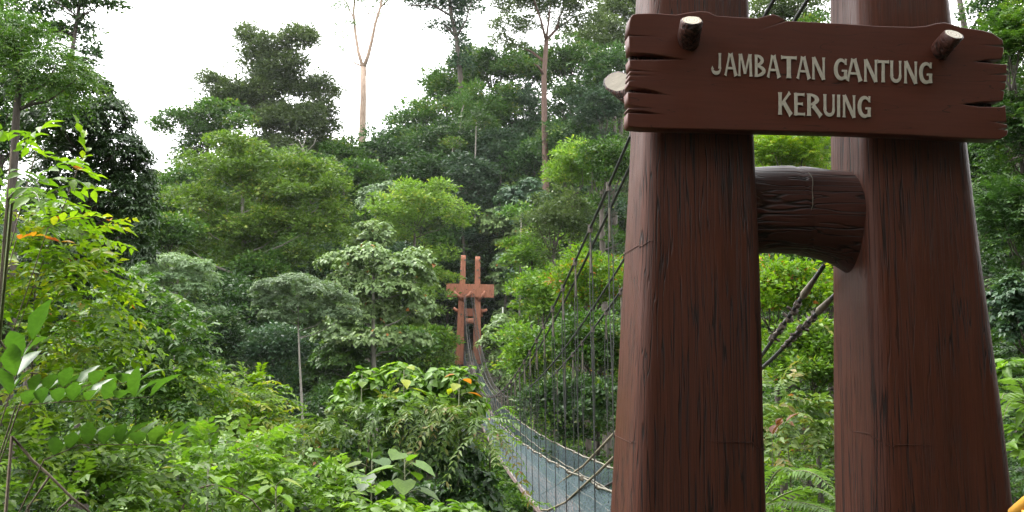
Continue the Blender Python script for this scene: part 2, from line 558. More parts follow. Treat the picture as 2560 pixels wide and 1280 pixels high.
def build_near_tower():
    gz = -0.25
    root = empty('bridge_tower', (AX0, NEAR_Y, gz), YAW)
    tag(root, 'huge brown timber-look bridge tower with two posts carrying the lettered name board', 'bridge tower', 'bridge towers')
    zs = np.linspace(gz, 10.2, 64) - gz
    for side in (-1, 1):
        cx, hw, hd = column_fns(side)
        f = lambda fn: (lambda z: fn(z + gz))
        me = column_mesh('post', zs, f(cx), f(hw), f(hd), 5 + side, .13)
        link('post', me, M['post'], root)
        # pour joint: a shallow ragged ridge round the post
        for hz in ((3.43, 1.98) if side < 0 else (2.05,)):
            b = MB()
            w, d = hw(hz), hd(hz)
            rp = rounded_rect(w - .001, d - .001, .13, 14)
            rng = np.random.default_rng(int(hz * 100))
            zz = np.cumsum(rng.normal(0, .011, len(rp))); zz -= np.linspace(0, zz[-1], len(zz))
            pts = [(p[0] + cx(hz), p[1], hz - gz + z_) for p, z_ in zip(rp, zz)]
            b.tube(pts + [pts[0]], .0028, 5)
            link('pour_joint', b.mesh('pour_joint', True), M['post'], root)
    lg = link('cross_log', cross_log_mesh(-.52, .56, 0, .325, 3), M['log'], root, (0, .02, 3.79 - gz))
    b = MB()
    pts = []
    for k in range(26):
        a = math.radians(-40 + 250 * k / 25)
        r = .333 + .012 * math.sin(a * 2)
        pts.append((.035 + .03 * math.sin(2 * a) + .008 * math.sin(9 * a), -math.cos(a - math.pi / 2) * 0 + math.cos(a + math.pi / 2) * 0 - math.sin(a) * r * .82, math.cos(a) * r + .02))
    b.tube(pts, [.0022 + .002 * abs(math.sin(k * 1.7)) for k in range(26)], 5)
    link('joint_crack', b.mesh('joint_crack', True), M['sleeve'], lg)
    # big rear board and rear beam, on the side that faces the ravine
    bb = MB(); bb.box((0, .48, 7.75 - gz), (2.9, .13, .95))
    link('rear_board', bb.mesh('rear_board'), M['board'], root)
    # branch stub that sticks out behind the name board
    inv = np.array(Matrix.Rotation(-YAW, 3, 'Z'))
    loc_ = lambda px, py, Y: inv @ (at(px, py, Y) - np.array([AX0, NEAR_Y, gz]))
    p0 = loc_(1650, 285, 6.95); p1 = loc_(1545, 205, 7.05)
    st, cf = stub_mesh(p0, p1, .13, .105, (-.65, -.6, .45))
    s = link('branch_stub', st, M['bark_peg'], root)
    link('cut_face', cf, M['pale_cut'], s)
    st, cf = stub_mesh(np.array([.55, .22, 4.55 - gz]), np.array([1.18, .5, 4.98 - gz]), .13, .12, (.9, -.1, .5))
    s = link('branch_stub', st, M['bark_peg'], root)
    link('cut_face', cf, M['pale_cut'], s)
    return root


build_near_tower()

# name board ------------------------------------------------------
TC, TS = math.cos(YAW), math.sin(YAW)
T_O = np.array([AX0, NEAR_Y, 0.0])
T_R = np.array([TC, TS, 0.0]); T_F = np.array([-TS, TC, 0.0]); UP = np.array([0, 0, 1.0])
BOARD_F = -0.50


def on_board(px, py):
    """point of the photograph on the front plane of the board, in board coordinates (right, up)"""
    o = np.array([0, 0, EYE]); d = CM3 @ np.array([(px - 1280) / FPX, -(py - 640) / FPX, -1.0])
    p0 = T_O + T_F * BOARD_F
    s = np.dot(p0 - o, T_F) / np.dot(d, T_F)
    q = o + d * s - T_O
    return np.array([np.dot(q, T_R), q[2]])


ZO = [(230, 100), (240, 86), (262, 78), (380, 75), (500, 85), (580, 70), (650, 62), (690, 68), (740, 90), (850, 98), (980, 105),
      (1040, 90), (1075, 80), (1105, 90), (1150, 118), (1080, 146), (1158, 121), (1300, 128), (1500, 138), (1700, 152), (1900, 157), (1980, 152), (2040, 136),
      (2090, 130), (2140, 142), (2190, 158), (2320, 178), (2380, 195), (2438, 235), (2443, 266), (2320, 263), (2444, 277),
      (2443, 312), (2430, 350), (2350, 352), (2265, 362), (2420, 378), (2464, 378), (2463, 432), (2370, 440), (2463, 441),
      (2460, 480), (2422, 484), (2459, 489), (2452, 530), (2424, 533), (2449, 540), (2442, 588), (2430, 598), (2300, 605), (2195, 615), (2300, 631),
      (2430, 632), (2454, 622), (2462, 722), (2380, 720), (2464, 736), (2468, 756), (2410, 763), (2470, 770), (2465, 800), (2420, 825), (2200, 818), (1900, 800), (1500, 785),
      (1100, 775), (700, 765), (300, 757), (226, 750), (212, 735), (212, 668), (405, 675), (300, 656), (212, 652), (215, 640),
      (350, 639), (217, 620), (212, 545), (450, 560), (330, 528), (215, 511), (218, 481), (255, 476), (220, 466), (222, 446), (345, 445), (224, 434),
      (226, 420), (350, 421), (228, 408), (222, 352), (400, 352), (545, 350), (420, 328), (330, 316), (226, 310), (218, 212), (340, 212), (218, 202), (223, 130)]


def build_board():
    out = [on_board(1480 + x / 2.3704, y / 2.3704) for x, y in ZO]
    cx = np.mean(out, 0)
    base_z = min(p[1] for p in out)
    org = T_O + T_F * BOARD_F + T_R * cx[0] + UP * base_z
    root = empty('name_board', org, YAW)
    tag(root, 'brown split-ended plank board lettered JAMBATAN GANTUNG KERUING on the tower posts', 'sign board')
    cu = bpy.data.curves.new('plank', 'CURVE')
    cu.dimensions = '2D'; cu.fill_mode = 'BOTH'
    cu.extrude = 0.058; cu.bevel_depth = 0.007; cu.bevel_resolution = 2; cu.offset = -0.007
    sp = cu.splines.new('POLY')
    sp.points.add(len(out) - 1)
    for p, q in zip(sp.points, out): p.co = (q[0] - cx[0], q[1] - base_z, 0, 1)
    sp.use_cyclic_u = True
    tmp = bpy.data.objects.new('tmp', cu); COL.objects.link(tmp)
    dg = bpy.context.evaluated_depsgraph_get()
    me = bpy.data.meshes.new_from_object(tmp.evaluated_get(dg))
    bpy.data.objects.remove(tmp)
    me.transform(Matrix.Rotation(math.radians(90), 4, 'X'))      # local x right, z up, front = -y
    me.transform(Matrix.Translation((0, 0.07, 0)))
    me.materials.clear()
    pl = link('plank', me, M['board'], root)

    # added dark sheet behind the plank, stands in for shadow in the splits
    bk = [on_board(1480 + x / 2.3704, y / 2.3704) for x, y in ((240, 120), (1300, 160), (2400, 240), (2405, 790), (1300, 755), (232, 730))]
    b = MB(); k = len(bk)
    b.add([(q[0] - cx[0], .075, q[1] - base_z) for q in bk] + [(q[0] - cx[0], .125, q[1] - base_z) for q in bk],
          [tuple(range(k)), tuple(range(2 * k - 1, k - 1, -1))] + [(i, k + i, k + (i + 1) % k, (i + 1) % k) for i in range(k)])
    link('split_shade_sheet', b.mesh('split_shade_sheet'), M['bark_peg'], root)

    # letters -------------------------------------------------
    def bar(x0, y0, x1, y1, w0, w1=None, fl=.035):
        """stroke with slightly flared ends"""
        w1 = w1 or w0
        a = np.array([x0, y0]); b_ = np.array([x1, y1]); d = (b_ - a); L = np.hypot(*d); d = d / L
        n = np.array([-d[1], d[0]])
        e = min(.16, L * .3)
        ws = [(0, w0 / 2 + fl), (e * .45, w0 / 2 + fl * .25), (e, w0 / 2), (L - e, w1 / 2), (L - e * .45, w1 / 2 + fl * .25), (L, w1 / 2 + fl)]
        l = [a + d * s + n * w for s, w in ws]; r = [a + d * s - n * w for s, w in ws]
        return [[l[i], l[i + 1], r[i + 1], r[i]] for i in range(5)]

    def arc(cx_, cy, rx, ry, a0, a1, w0, w1, n=16):
        o, i_ = [], []
        for k in range(n + 1):
            a = math.radians(a0 + (a1 - a0) * k / n)
            w = w0 + (w1 - w0) * math.sin(math.pi * k / n) if w1 != w0 else w0
            c, s = math.cos(a), math.sin(a)
            o.append(np.array([cx_ + rx * c, cy + ry * s])); i_.append(np.array([cx_ + (rx - w) * c, cy + (ry - w * .8) * s]))
        return [[o[k], o[k + 1], i_[k + 1], i_[k]] for k in range(n)]
    S, T = .20, .13      # thick and thin strokes, glyph boxes are 1 x 1 before stretching to their width
    G = {
        'J': bar(.74, 1, .74, .30, S) + arc(.42, .30, .42, .30, -180, 0, .10, .22) + bar(.02, .34, .16, .24, .14, .1, .02),
        'A': bar(.40, 1, .08, 0, .13) + bar(.50, 1, .88, 0, S) + bar(.22, .34, .72, .34, .10, fl=0),
        'M': bar(.14, 1, .10, 0, .12) + bar(.20, 1, .50, .12, .15, fl=.01) + bar(.80, 1, .50, .12, .12, fl=.01) + bar(.84, 1, .90, 0, .16),
        'B': bar(.20, 1, .20, 0, S) + arc(.22, .745, .58, .255, 90, -90, .10, .24) + arc(.22, .27, .72, .27, 90, -90, .10, .26),
        'T': bar(.50, .95, .50, 0, S + .04) + bar(.02, .93, .98, .93, .12),
        'N': bar(.14, 1, .14, 0, .14) + bar(.16, .98, .84, .02, .20, fl=.0) + bar(.86, 1, .86, 0, .14),
        'G': arc(.52, .5, .50, .5, 42, 330, .12, .26) + bar(.87, .44, .87, .06, .20) + bar(.60, .44, .98, .44, .09, fl=.0) + bar(.90, .98, .88, .72, .10),
        'U': bar(.16, 1, .16, .30, S) + bar(.85, 1, .85, .30, .15) + arc(.505, .32, .445, .32, 180, 360, .19, .19),
        'K': bar(.18, 1, .18, 0, S) + bar(.82, 1, .26, .46, .13) + bar(.38, .60, .90, 0, .22),
        'E': bar(.22, 1, .22, 0, S + .06) + bar(.2, .94, .92, .94, .11) + bar(.2, .52, .78, .52, .10) + bar(.2, .06, .96, .06, .11),
        'R': bar(.18, 1, .18, 0, S) + arc(.2, .73, .58, .27, 90, -90, .10, .24) + bar(.42, .48, .90, 0, .20),
        'I': bar(.5, 1, .5, 0, .62),
    }
    line1 = [('J', 708, 774), ('A', 784, 862), ('M', 864, 950), ('B', 958, 1032), ('A', 1036, 1118), ('T', 1118, 1214), ('A', 1212, 1296), ('N', 1300, 1384),
             ('G', 1432, 1512), ('A', 1506, 1602), ('N', 1608, 1694), ('T', 1690, 1760), ('U', 1764, 1836), ('N', 1846, 1930), ('G', 1936, 2016)]
    line2 = [('K', 1098, 1188), ('E', 1192, 1264), ('R', 1268, 1366), ('U', 1368, 1442), ('I', 1448, 1474), ('N', 1482, 1564), ('G', 1572, 1652)]
    for line, y0, sl, hgt in ((line1, 313, 56 / 1290, 131), (line2, 547, 22 / 540, 132)):
        xs0 = line[0][1]
        for ch, xa, xb in line:
            b = MB()
            c = on_board(1480 + (xa + xb) / 2 / 2.3704, (y0 + hgt / 2 + ((xa + xb) / 2 - xs0) * sl) / 2.3704)
            for poly in G[ch]:
                pts = []
                for u, v in poly:
                    zx = xa + (xb - xa) * u
                    zy = y0 + (zx - xs0) * sl + hgt * (1 - v)
                    q = on_board(1480 + zx / 2.3704, zy / 2.3704) - c
                    pts.append((q[0], q[1]))
                # front and back sheet of the paint, 3 mm thick
                fr = [(p[0], -.0035, p[1]) for p in pts]; bk = [(p[0], .002, p[1]) for p in pts]
                k = len(pts)
                b.add(fr + bk, [tuple(range(k)), tuple(range(2 * k - 1, k - 1, -1))] + [(i, k + i, k + (i + 1) % k, (i + 1) % k) for i in range(k)])
            # strokes that overlap are lifted a hair so that no two faces share a plane
            for i in range(0, len(b.v)):
                x, y, z = b.v[i]; b.v[i] = (x, y - .00004 * (i // 8), z)
            link('letter', b.mesh('letter'), M['letter'], pl, (c[0] - cx[0], -.0002, c[1] - base_z))
    # pegs -------------------------------------------------------
    for (bx, by, ex, ey, r) in ((1722, 102, 1729, 52, .084), (2352, 126, 2384, 87, .076)):
        q = on_board(bx, by); p0 = np.array([q[0] - cx[0], .03, q[1] - base_z])
        # the free end leans up and out of the board
        o = np.array([0, 0, EYE]); d = CM3 @ np.array([(ex - 1280) / FPX, -(ey - 640) / FPX, -1.0])
        pl0 = T_O + T_F * (BOARD_F - .17)
        w = o + d * (np.dot(pl0 - o, T_F) / np.dot(d, T_F)) - T_O
        p1 = np.array([np.dot(w, T_R) - cx[0], -.17, w[2] - base_z])
        st, cf = stub_mesh(p0, p1, r, r * .95, (p1 - p0) + np.array([0, .02, .12]), 18)
        s = link('peg', st, M['bark_peg'], root)
        c0 = np.mean([v.co for v in cf.vertices], 0)
        cf.transform(Matrix.Translation(-Vector(c0)))
        link('cut_face', cf, M['cut'], s, c0)
    return root


build_board()


def build_far_tower():
    gz = float(deck_z(FAR_Y)) - .3
    root = empty('bridge_tower', (AX1, FAR_Y, gz), math.radians(3))
    tag(root, 'distant reddish-brown tower with antler-like branches at the far end of the footbridge', 'bridge tower', 'bridge towers')
    H = 11.5
    for side in (-1, 1):
        cx, hw, hd = column_fns(side, near=False)
        me = column_mesh('post', np.linspace(-.4, H + (.1 if side < 0 else 0), 30), cx, hw, hd, 9 + side, .10)
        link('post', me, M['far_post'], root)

    def fp(px, py, f=-.45):       # pixel on the plane of the tower
        p = at(px, py, FAR_Y + f)
        return np.array([p[0] - AX1, f, p[2] - gz])
    tl, br_ = fp(1115, 709), fp(1235, 744)
    b = MB()
    n = 7
    z0, z1 = br_[2], tl[2]
    # board with toothed ends
    zz = np.linspace(z1, z0, 2 * n + 1)
    L = [(tl[0] + (.10 if i % 2 else 0), z) for i, z in enumerate(zz)]
    R = [(br_[0] - (.10 if i % 2 else 0), z) for i, z in enumerate(zz)]
    outl = L[::-1] + R
    k = len(outl)
    yb = -.40
    b.add([(x, yb - .14, z) for x, z in outl] + [(x, yb, z) for x, z in outl],
          [tuple(range(k)), tuple(range(2 * k - 1, k - 1, -1))] + [(i, k + i, k + (i + 1) % k, (i + 1) % k) for i in range(k)])
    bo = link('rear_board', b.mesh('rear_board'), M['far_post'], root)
    for (px, py) in ((1166, 724), (1184, 724), (1166, 736), (1184, 736)):
        q = fp(px, py, -.55); b = MB(); b.tube([q + (0, .03, 0), q - (0, .03, 0)], .06, 8)
        link('bolt', b.mesh('bolt'), M['clamp'], bo)
    # antler branches
    for pts in ([(1152, 748), (1146, 741), (1134, 730)], [(1158, 752), (1163, 742), (1172, 738), (1177, 729)], [(1196, 750), (1203, 742), (1212, 728)]):
        b = MB(); P_ = [fp(x, y, -.62 - .10 * i) for i, (x, y) in enumerate(pts)]
        P_[0] = P_[0] + np.array([0, .25, 0])
        b.tube(P_, [.17] * (len(P_) - 1) + [.14], 10)
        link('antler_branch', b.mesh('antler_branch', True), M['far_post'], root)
    # lower beam (the back of the far name board) and its branch stubs
    a, c = fp(1164, 771, .38), fp(1190, 791, .38)
    b = MB(); b.box(((a[0] + c[0]) / 2, .36, (a[2] + c[2]) / 2), (2.6, .12, a[2] - c[2]))
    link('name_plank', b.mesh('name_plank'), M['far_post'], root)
    for pts in ([(1150, 778), (1141, 776), (1134, 770)], [(1204, 780), (1211, 777), (1218, 774)]):
        b = MB(); b.tube([fp(x, y, .1) for x, y in pts], [.20, .18, .15], 10)
        s = link('branch_stub', b.mesh('branch_stub', True), M['far_post'], root)
    q = fp(1177, 803, 0)
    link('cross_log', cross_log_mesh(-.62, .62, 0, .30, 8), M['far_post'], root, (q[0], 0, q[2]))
    for px, py in ((1162, 650), (1152, 677), (1199, 650), (1194, 675), (1198, 694), (1153, 786)):
        q = fp(px, py, -.36); b = MB(); b.tube([q + (0, .12, 0), q - (0, .10, 0)], .10, 9)
        s = link('cut_branch', b.mesh('cut_branch'), M['pale_cut'], root)
    return root


build_far_tower()

# ------------------------------------------------------------------ footbridge
def build_bridge():
    root = empty('suspension_footbridge', (axis_x(NEAR_Y), NEAR_Y, deck_z(NEAR_Y)))
    tag(root, 'long sagging rope suspension footbridge with blue-green netting sides crossing the ravine', 'footbridge')
    O = np.array(root.location)
    ys = np.linspace(NEAR_Y - .35, FAR_Y - .1, 121)

    def off(y, dx, z): return np.array([axis_x(y) + dx, y, z]) - O
    HW = .45
    # deck planks: three boards side by side, laid lengthways in bays
    bay = 1.45
    k = 0
    y = NEAR_Y - .4
    rng = random.Random(4)
    while y < FAR_Y - .1:
        y2 = min(y + bay, FAR_Y)
        for j in range(3):
            b = MB()
            w = .27
            dx = (j - 1) * .30
            z1, z2 = deck_z(y) + rng.uniform(-.004, .004), deck_z(y2) + rng.uniform(-.004, .004)
            a = [off(y + .008, dx - w / 2, z1), off(y + .008, dx + w / 2, z1), off(y2 - .008, dx + w / 2, z2), off(y2 - .008, dx - w / 2, z2)]
            c = [p - np.array([0, 0, .045]) for p in a]
            b.add(a + c, [(0, 1, 2, 3), (7, 6, 5, 4), (0, 4, 5, 1), (1, 5, 6, 2), (2, 6, 7, 3), (3, 7, 4, 0)])
            link('deck_plank', b.mesh('deck_plank'), M['plank'], root)
        b = MB()
        p = off(y, 0, deck_z(y) - .085)
        b.box(p, (1.05, .09, .07))
        link('cross_bearer', b.mesh('cross_bearer'), M['plank'], root)
        y = y2
    for s in (-1, 1):
        # ropes
        for dz, r, nm, mt in ((0, .017, 'handrail_rope', 'rope'), (-.42, .013, 'side_rope', 'rope'), (-.80, .014, 'side_rope', 'rope'), (-1.18, .03, 'deck_rope', 'rope')):
            b = MB()
            b.tube([off(yy, s * (HW + .02 + .02 * math.sin(yy * 2.1)), rail_z(yy) + dz + .018 * abs(math.sin((yy - NEAR_Y) * math.pi / bay))) for yy in np.linspace(NEAR_Y - .3, FAR_Y - .1, 260)], r, 5)
            link(nm, b.mesh(nm, True), M[mt], root)
        b = MB()      # edge board, pale where it catches the sky
        pts = [off(yy, s * (HW + .035), deck_z(yy) - .02) for yy in ys]
        for i in range(len(pts) - 1):
            p, q = pts[i], pts[i + 1]
            vv = []
            for c in (p, q):
                vv += [c + (-.03, 0, -.06), c + (.03, 0, -.06), c + (.03, 0, .06), c + (-.03, 0, .06)]
            b.add(vv, [(0, 4, 5, 1), (1, 5, 6, 2), (2, 6, 7, 3), (3, 7, 4, 0)])
        link('edge_board', b.mesh('edge_board'), M['plank'], root)
        # netting: zigzag strands, diamond cells
        b = MB()
        cl, rows = .095, 18
        wd = .0118
        L = int((FAR_Y - NEAR_Y) / cl)
        yy = NEAR_Y - .2 + np.arange(L + 1) * cl
        yy = yy[yy < FAR_Y - .2]
        rz, ax = np.array([rail_z(v) for v in yy]), np.array([axis_x(v) for v in yy])
        V, F = [], []
        rngn = np.random.default_rng(7 + s)
        for r_ in range(rows):
            h = 1.15 / rows
            for ph in (0, 1):
                zig = ((np.arange(len(yy)) + ph) % 2) * h
                z = rz - .02 - r_ * h - zig + rngn.normal(0, .004, len(yy))
                x = ax + s * (HW + .018 + .03 * math.sin(r_ / rows * 3.14)) + rngn.normal(0, .004, len(yy))
                st = len(V) and sum(len(v) for v in V)
                top = np.stack([x - O[0], yy - O[1], z + wd - O[2]], -1)
                bot = np.stack([x - O[0] + s * .004, yy - O[1], z - wd - O[2]], -1)
                n = len(yy)
                V.append(np.vstack([top, bot]))
                i = np.arange(n - 1)
                F.append(np.stack([i, i + 1, n + i + 1, n + i], -1) + st)
        b.v = np.vstack(V).tolist(); b.f = np.vstack(F).tolist(); b.m = [0] * len(b.f)
        o = link('side_netting', b.mesh('side_netting'), M['net'], root)
        o['kind'] = 'stuff'
        # main cables, two on each side
        for dx, d0 in (((-.62, 0), (-.47, -.02)) if s < 0 else ((.15, 0), (.42, -.05))):
            b = MB()
            b.tube([off(v, dx, cable_z(v, d0)) for v in np.linspace(NEAR_Y - .1, FAR_Y - .1, 110)], .021, 6)
            link('main_cable', b.mesh('main_cable', True), M['cable'], root)
        # hangers
        i = 0
        v = NEAR_Y + 3.05
        rngh = random.Random(11 + s)
        while v < FAR_Y - 1:
            dx = -.62 if s < 0 else .42
            d0 = 0 if s < 0 else -.05
            zt, zb = cable_z(v, d0), deck_z(v) - .05
            dxb = s * (HW + .05)
            b = MB()
            Lh = zt - zb
            ks = np.linspace(0, 1, 7)
            for w_ in (-1, 1):
                bl = .035 * w_ * rngh.uniform(.4, 1.2)
                P_ = [off(v + rngh.uniform(-.01, .01), dx + (dxb - dx) * t + bl * math.sin(math.pi * min(1, t * 2.2)) * (1 if t < .45 else .25), zt - Lh * t) for t in ks]
                b.tube(P_, .0075, 4)
            # sleeve on the wire near the cable and the clip over it
            t0 = rngh.uniform(.02, .06); t1 = t0 + min(.30, .45 / Lh)
            if Lh > 1.6:
                b.tube([off(v, dx + (dxb - dx) * t0, zt - Lh * t0), off(v, dx + (dxb - dx) * t1, zt - Lh * t1)], .015, 6, 1)
            b.tube([off(v, dx, zt + .05), off(v, dx, zt - .07)], .04, 6, 2)
            # tie on the handrail
            b.tube([off(v - .03, s * (HW + .03), rail_z(v) + .012), off(v + .03, s * (HW + .03), rail_z(v) - .012)], .042, 6, 1)
            link('hanger', b.mesh('hanger'), [M['wire'], M['sleeve'], M['clamp']], root)
            v += bay
        # stay ropes from the tower down to the deck edge
        for k_, (dx, prof) in enumerate(((s * .47, [(7.1, .62), (8.6, .06), (11.2, -.79), (14.2, -1.65), (17.6, -2.44), (20, -2.95), (22.2, -3.28), (24, -3.55)]),
                                         (s * .33 if s > 0 else s * .50, [(7.1, .80), (8.4, .14), (11.2, -1.12), (12.7, -1.56), (16, -2.5), (18.5, -3.05), (20.8, -3.42)]))):
            b = MB()
            pts = [off(v, dx, EYE + h) for v, h in prof]
            fine = []
            for i in range(len(pts) - 1):
                for t in np.linspace(0, 1, 5)[:-1]: fine.append(pts[i] * (1 - t) + pts[i + 1] * t)
            fine.append(pts[-1])
            b.tube(fine, .019, 6)
            so = link('stay_rope', b.mesh('stay_rope', True), M['stay'] if s < 0 else M['cable'], root)
            if s > 0:
                # turnbuckle and wire clips near the tower
                rc = np.random.default_rng(k_)
                p, q = pts[0], pts[1]
                d = (q - p) / np.linalg.norm(q - p)
                b = MB(); b.tube([p + d * .20, p + d * .46, p + d * .50], [.02, .034, .024], 8)
                link('turnbuckle', b.mesh('turnbuckle', True), M['sleeve'], so)
                for j in range(6):
                    c = p + d * (.60 + j * .13)
                    rv = rc.normal(0, 1, 3); rv -= d * rv.dot(d); rv /= np.linalg.norm(rv)
                    b = MB(); b.tube([c - rv * .04, c + rv * .06], .016, 6); b.tube([c - d * .025 - rv * .014, c + d * .025 - rv * .014], .032, 7)
                    link('wire_clip', b.mesh('wire_clip'), M['clamp'], so)
    return root


build_bridge()

# ------------------------------------------------------------------ foliage machinery
RHOMB_V = np.array([(0, 0, 0), (.5, .42, .10), (0, 1, -.08), (-.5, .42, .10)])
RHOMB_F = np.array([(0, 1, 2), (0, 2, 3)])
OVAL_V = np.array([(0, 0, 0), (.36, .22, .07), (.5, .52, .09), (.26, .82, -.01), (0, 1.05, -.14), (-.26, .82, -.01), (-.5, .52, .09), (-.36, .22, .07), (0, .5, 0)])
OVAL_F = np.array([(0, 1, 8), (1, 2, 8), (2, 3, 8), (3, 4, 8), (4, 5, 8), (5, 6, 8), (6, 7, 8), (7, 0, 8)])
HEART_V = np.array([(0, .08, 0), (.30, -.06, .05), (.55, .22, .06), (.42, .62, .0), (0, 1.05, -.18), (-.42, .62, .0), (-.55, .22, .06), (-.30, -.06, .05), (0, .4, -.02)])
HEART_F = OVAL_F
TPL = {'rhomb': (RHOMB_V, RHOMB_F), 'oval': (OVAL_V, OVAL_F), 'heart': (HEART_V, HEART_F)}


def norm(a): return a / (np.linalg.norm(a, axis=-1, keepdims=True) + 1e-9)


def leaf_mesh(name, P, D, N, L, W, tint, tpl='rhomb', smooth_shade=False):
    V, F = TPL[tpl]
    D = norm(D); X = norm(np.cross(D, N)); Z = np.cross(X, D)
    n, k, m = len(P), len(V), len(F)
    vv = (P[:, None, :] + X[:, None, :] * (V[None, :, 0, None] * W[:, None, None]) + D[:, None, :] * (V[None, :, 1, None] * L[:, None, None])
          + Z[:, None, :] * (V[None, :, 2, None] * L[:, None, None]))
    ff = (F[None] + (np.arange(n) * k)[:, None, None])
    me = bpy.data.meshes.new(name)
    me.vertices.add(n * k); me.vertices.foreach_set('co', vv.astype(np.float32).ravel())
    me.loops.add(n * m * 3); me.loops.foreach_set('vertex_index', ff.astype(np.int32).ravel())
    me.polygons.add(n * m); me.polygons.foreach_set('loop_start', np.arange(0, n * m * 3, 3, dtype=np.int32))
    if smooth_shade: me.polygons.foreach_set('use_smooth', np.ones(n * m, dtype=bool))
    at_ = me.attributes.new('tint', 'FLOAT', 'FACE')
    at_.data.foreach_set('value', np.repeat(np.clip(tint, 0, 1), m).astype(np.float32))
    me.update()
    return me


DENS = 2.15


def sphere_dirs(rng, n, low=-.4):
    z = rng.uniform(low, 1, n)
    a = rng.uniform(0, 2 * np.pi, n)
    r = np.sqrt(1 - z * z)
    return np.stack([r * np.cos(a), r * np.sin(a), z], -1)


def tuft_leaves(rng, lobes, leaf, tuft=2.6, dens=1.0, aspect=.52, low=-.3, droop=.25, flat=.7, tint_lobe=.16):
    """leaves gathered in small domed tufts on the outside of every lobe"""
    Ps, Ds, Ns, Ts = [], [], [], []
    rt = leaf * tuft
    for (c, r) in lobes:
        c = np.asarray(c); r = np.asarray(r)
        area = 4 * np.pi * ((r[0] * r[1]) ** 1.6 / 3 + (r[0] * r[2]) ** 1.6 / 3 + (r[1] * r[2]) ** 1.6 / 3) ** (1 / 1.6) * (1 - low) / 2
        nt_ = max(4, int(DENS * dens * area / (rt * rt * 1.5)))
        u = sphere_dirs(rng, nt_, low)
        # ragged surface
        rad = np.where(rng.uniform(0, 1, nt_) < .14, rng.uniform(.2, .8, nt_), rng.uniform(.82, 1.06, nt_))
        stray = rng.uniform(0, 1, nt_) < .10
        rad = np.where(stray, rng.uniform(1.08, 1.5, nt_), rad)
        tc = c + r * u * rad[:, None]
        nl = max(5, int(2.2 * tuft * tuft / 1.0))
        v = sphere_dirs(rng, nt_ * nl, -.25).reshape(nt_, nl, 3)
        v[..., 2] *= flat
        sz = rng.uniform(.7, 1.25, (nt_, 1, 1))
        p = tc[:, None, :] + v * rt * rng.uniform(.45, 1.0, (nt_, nl, 1)) * sz
        d = v + .5 * u[:, None, :] + rng.normal(0, .35, v.shape)
        d[..., 2] -= droop
        n = .55 * v + .55 * u[:, None, :] + rng.normal(0, .42, v.shape)
        n[..., 2] += .42
        t = np.clip(rng.normal(.46, .16, (nt_, nl)) + rng.normal(0, .17, (nt_, 1)) + rng.normal(0, tint_lobe), 0, 1)
        Ps.append(p.reshape(-1, 3)); Ds.append(d.reshape(-1, 3)); Ns.append(n.reshape(-1, 3)); Ts.append(t.ravel())
    P = np.vstack(Ps); n = len(P)
    L = leaf * rng.uniform(.5, 1.55, n)
    return P, np.vstack(Ds), np.vstack(Ns), L, L * aspect * rng.uniform(.8, 1.2, n), np.concatenate(Ts)


def spray_leaves(rng, lobes, leaf, pairs=7, dens=1.0, aspect=.45, low=-.35, droop=.5, tint_lobe=.1, up=.25, side=.9, gap=.62):
    """leaves set in two rows along arching twigs that grow out of every lobe"""
    out = [[] for _ in range(4)]
    for (c, r) in lobes:
        c = np.asarray(c); r = np.asarray(r)
        area = 4 * np.pi * ((r[0] * r[1]) ** 1.6 / 3 + (r[0] * r[2]) ** 1.6 / 3 + (r[1] * r[2]) ** 1.6 / 3) ** (1 / 1.6) * (1 - low) / 2
        ls = leaf * gap * pairs
        ns = max(3, int(DENS * dens * area / (ls * leaf * 1.5)))
        u = sphere_dirs(rng, ns, low)
        p0 = c + r * u * rng.uniform(.55, .98, ns)[:, None]
        d = u + rng.normal(0, .45, u.shape); d[:, 2] = d[:, 2] * .6 + up
        d = norm(d)
        s = (np.arange(pairs) + .6) * leaf * gap
        k = droop * rng.uniform(.3, 1.4, ns) / (ls + 1e-6)
        pos = p0[:, None, :] + d[:, None, :] * s[None, :, None]
        pos[..., 2] -= k[:, None] * s[None, :] ** 2
        tan = np.repeat(d[:, None, :], pairs, 1).copy(); tan[..., 2] -= 2 * k[:, None] * s[None, :]
        tan = norm(tan)
        sd = norm(np.cross(tan, np.array([0, 0, 1.0]) + rng.normal(0, .25, (ns, 1, 3))))
        nn = np.cross(sd, tan)
        tt = rng.normal(.48, .16, (ns, 1)) + rng.normal(0, tint_lobe)
        for sg in (-1, 1):
            dd = sd * sg * side + tan * .65 + rng.normal(0, .16, tan.shape); dd[..., 2] -= .18
            nr = nn + rng.normal(0, .22, tan.shape) + sd * sg * .2
            # young leaves at the tip are paler
            ti = tt + rng.normal(0, .10, (ns, pairs)) + (np.arange(pairs) / pairs)[None] * .22
            out[0].append(pos.reshape(-1, 3)); out[1].append(dd.reshape(-1, 3)); out[2].append(nr.reshape(-1, 3)); out[3].append(ti.ravel())
    P = np.vstack(out[0]); n = len(P)
    L = leaf * rng.uniform(.72, 1.2, n)
    return P, np.vstack(out[1]), np.vstack(out[2]), L, L * aspect * rng.uniform(.85, 1.15, n), np.where(rng.uniform(0, 1, n) < .004, 1.0, np.clip(np.concatenate(out[3]), 0, .93))


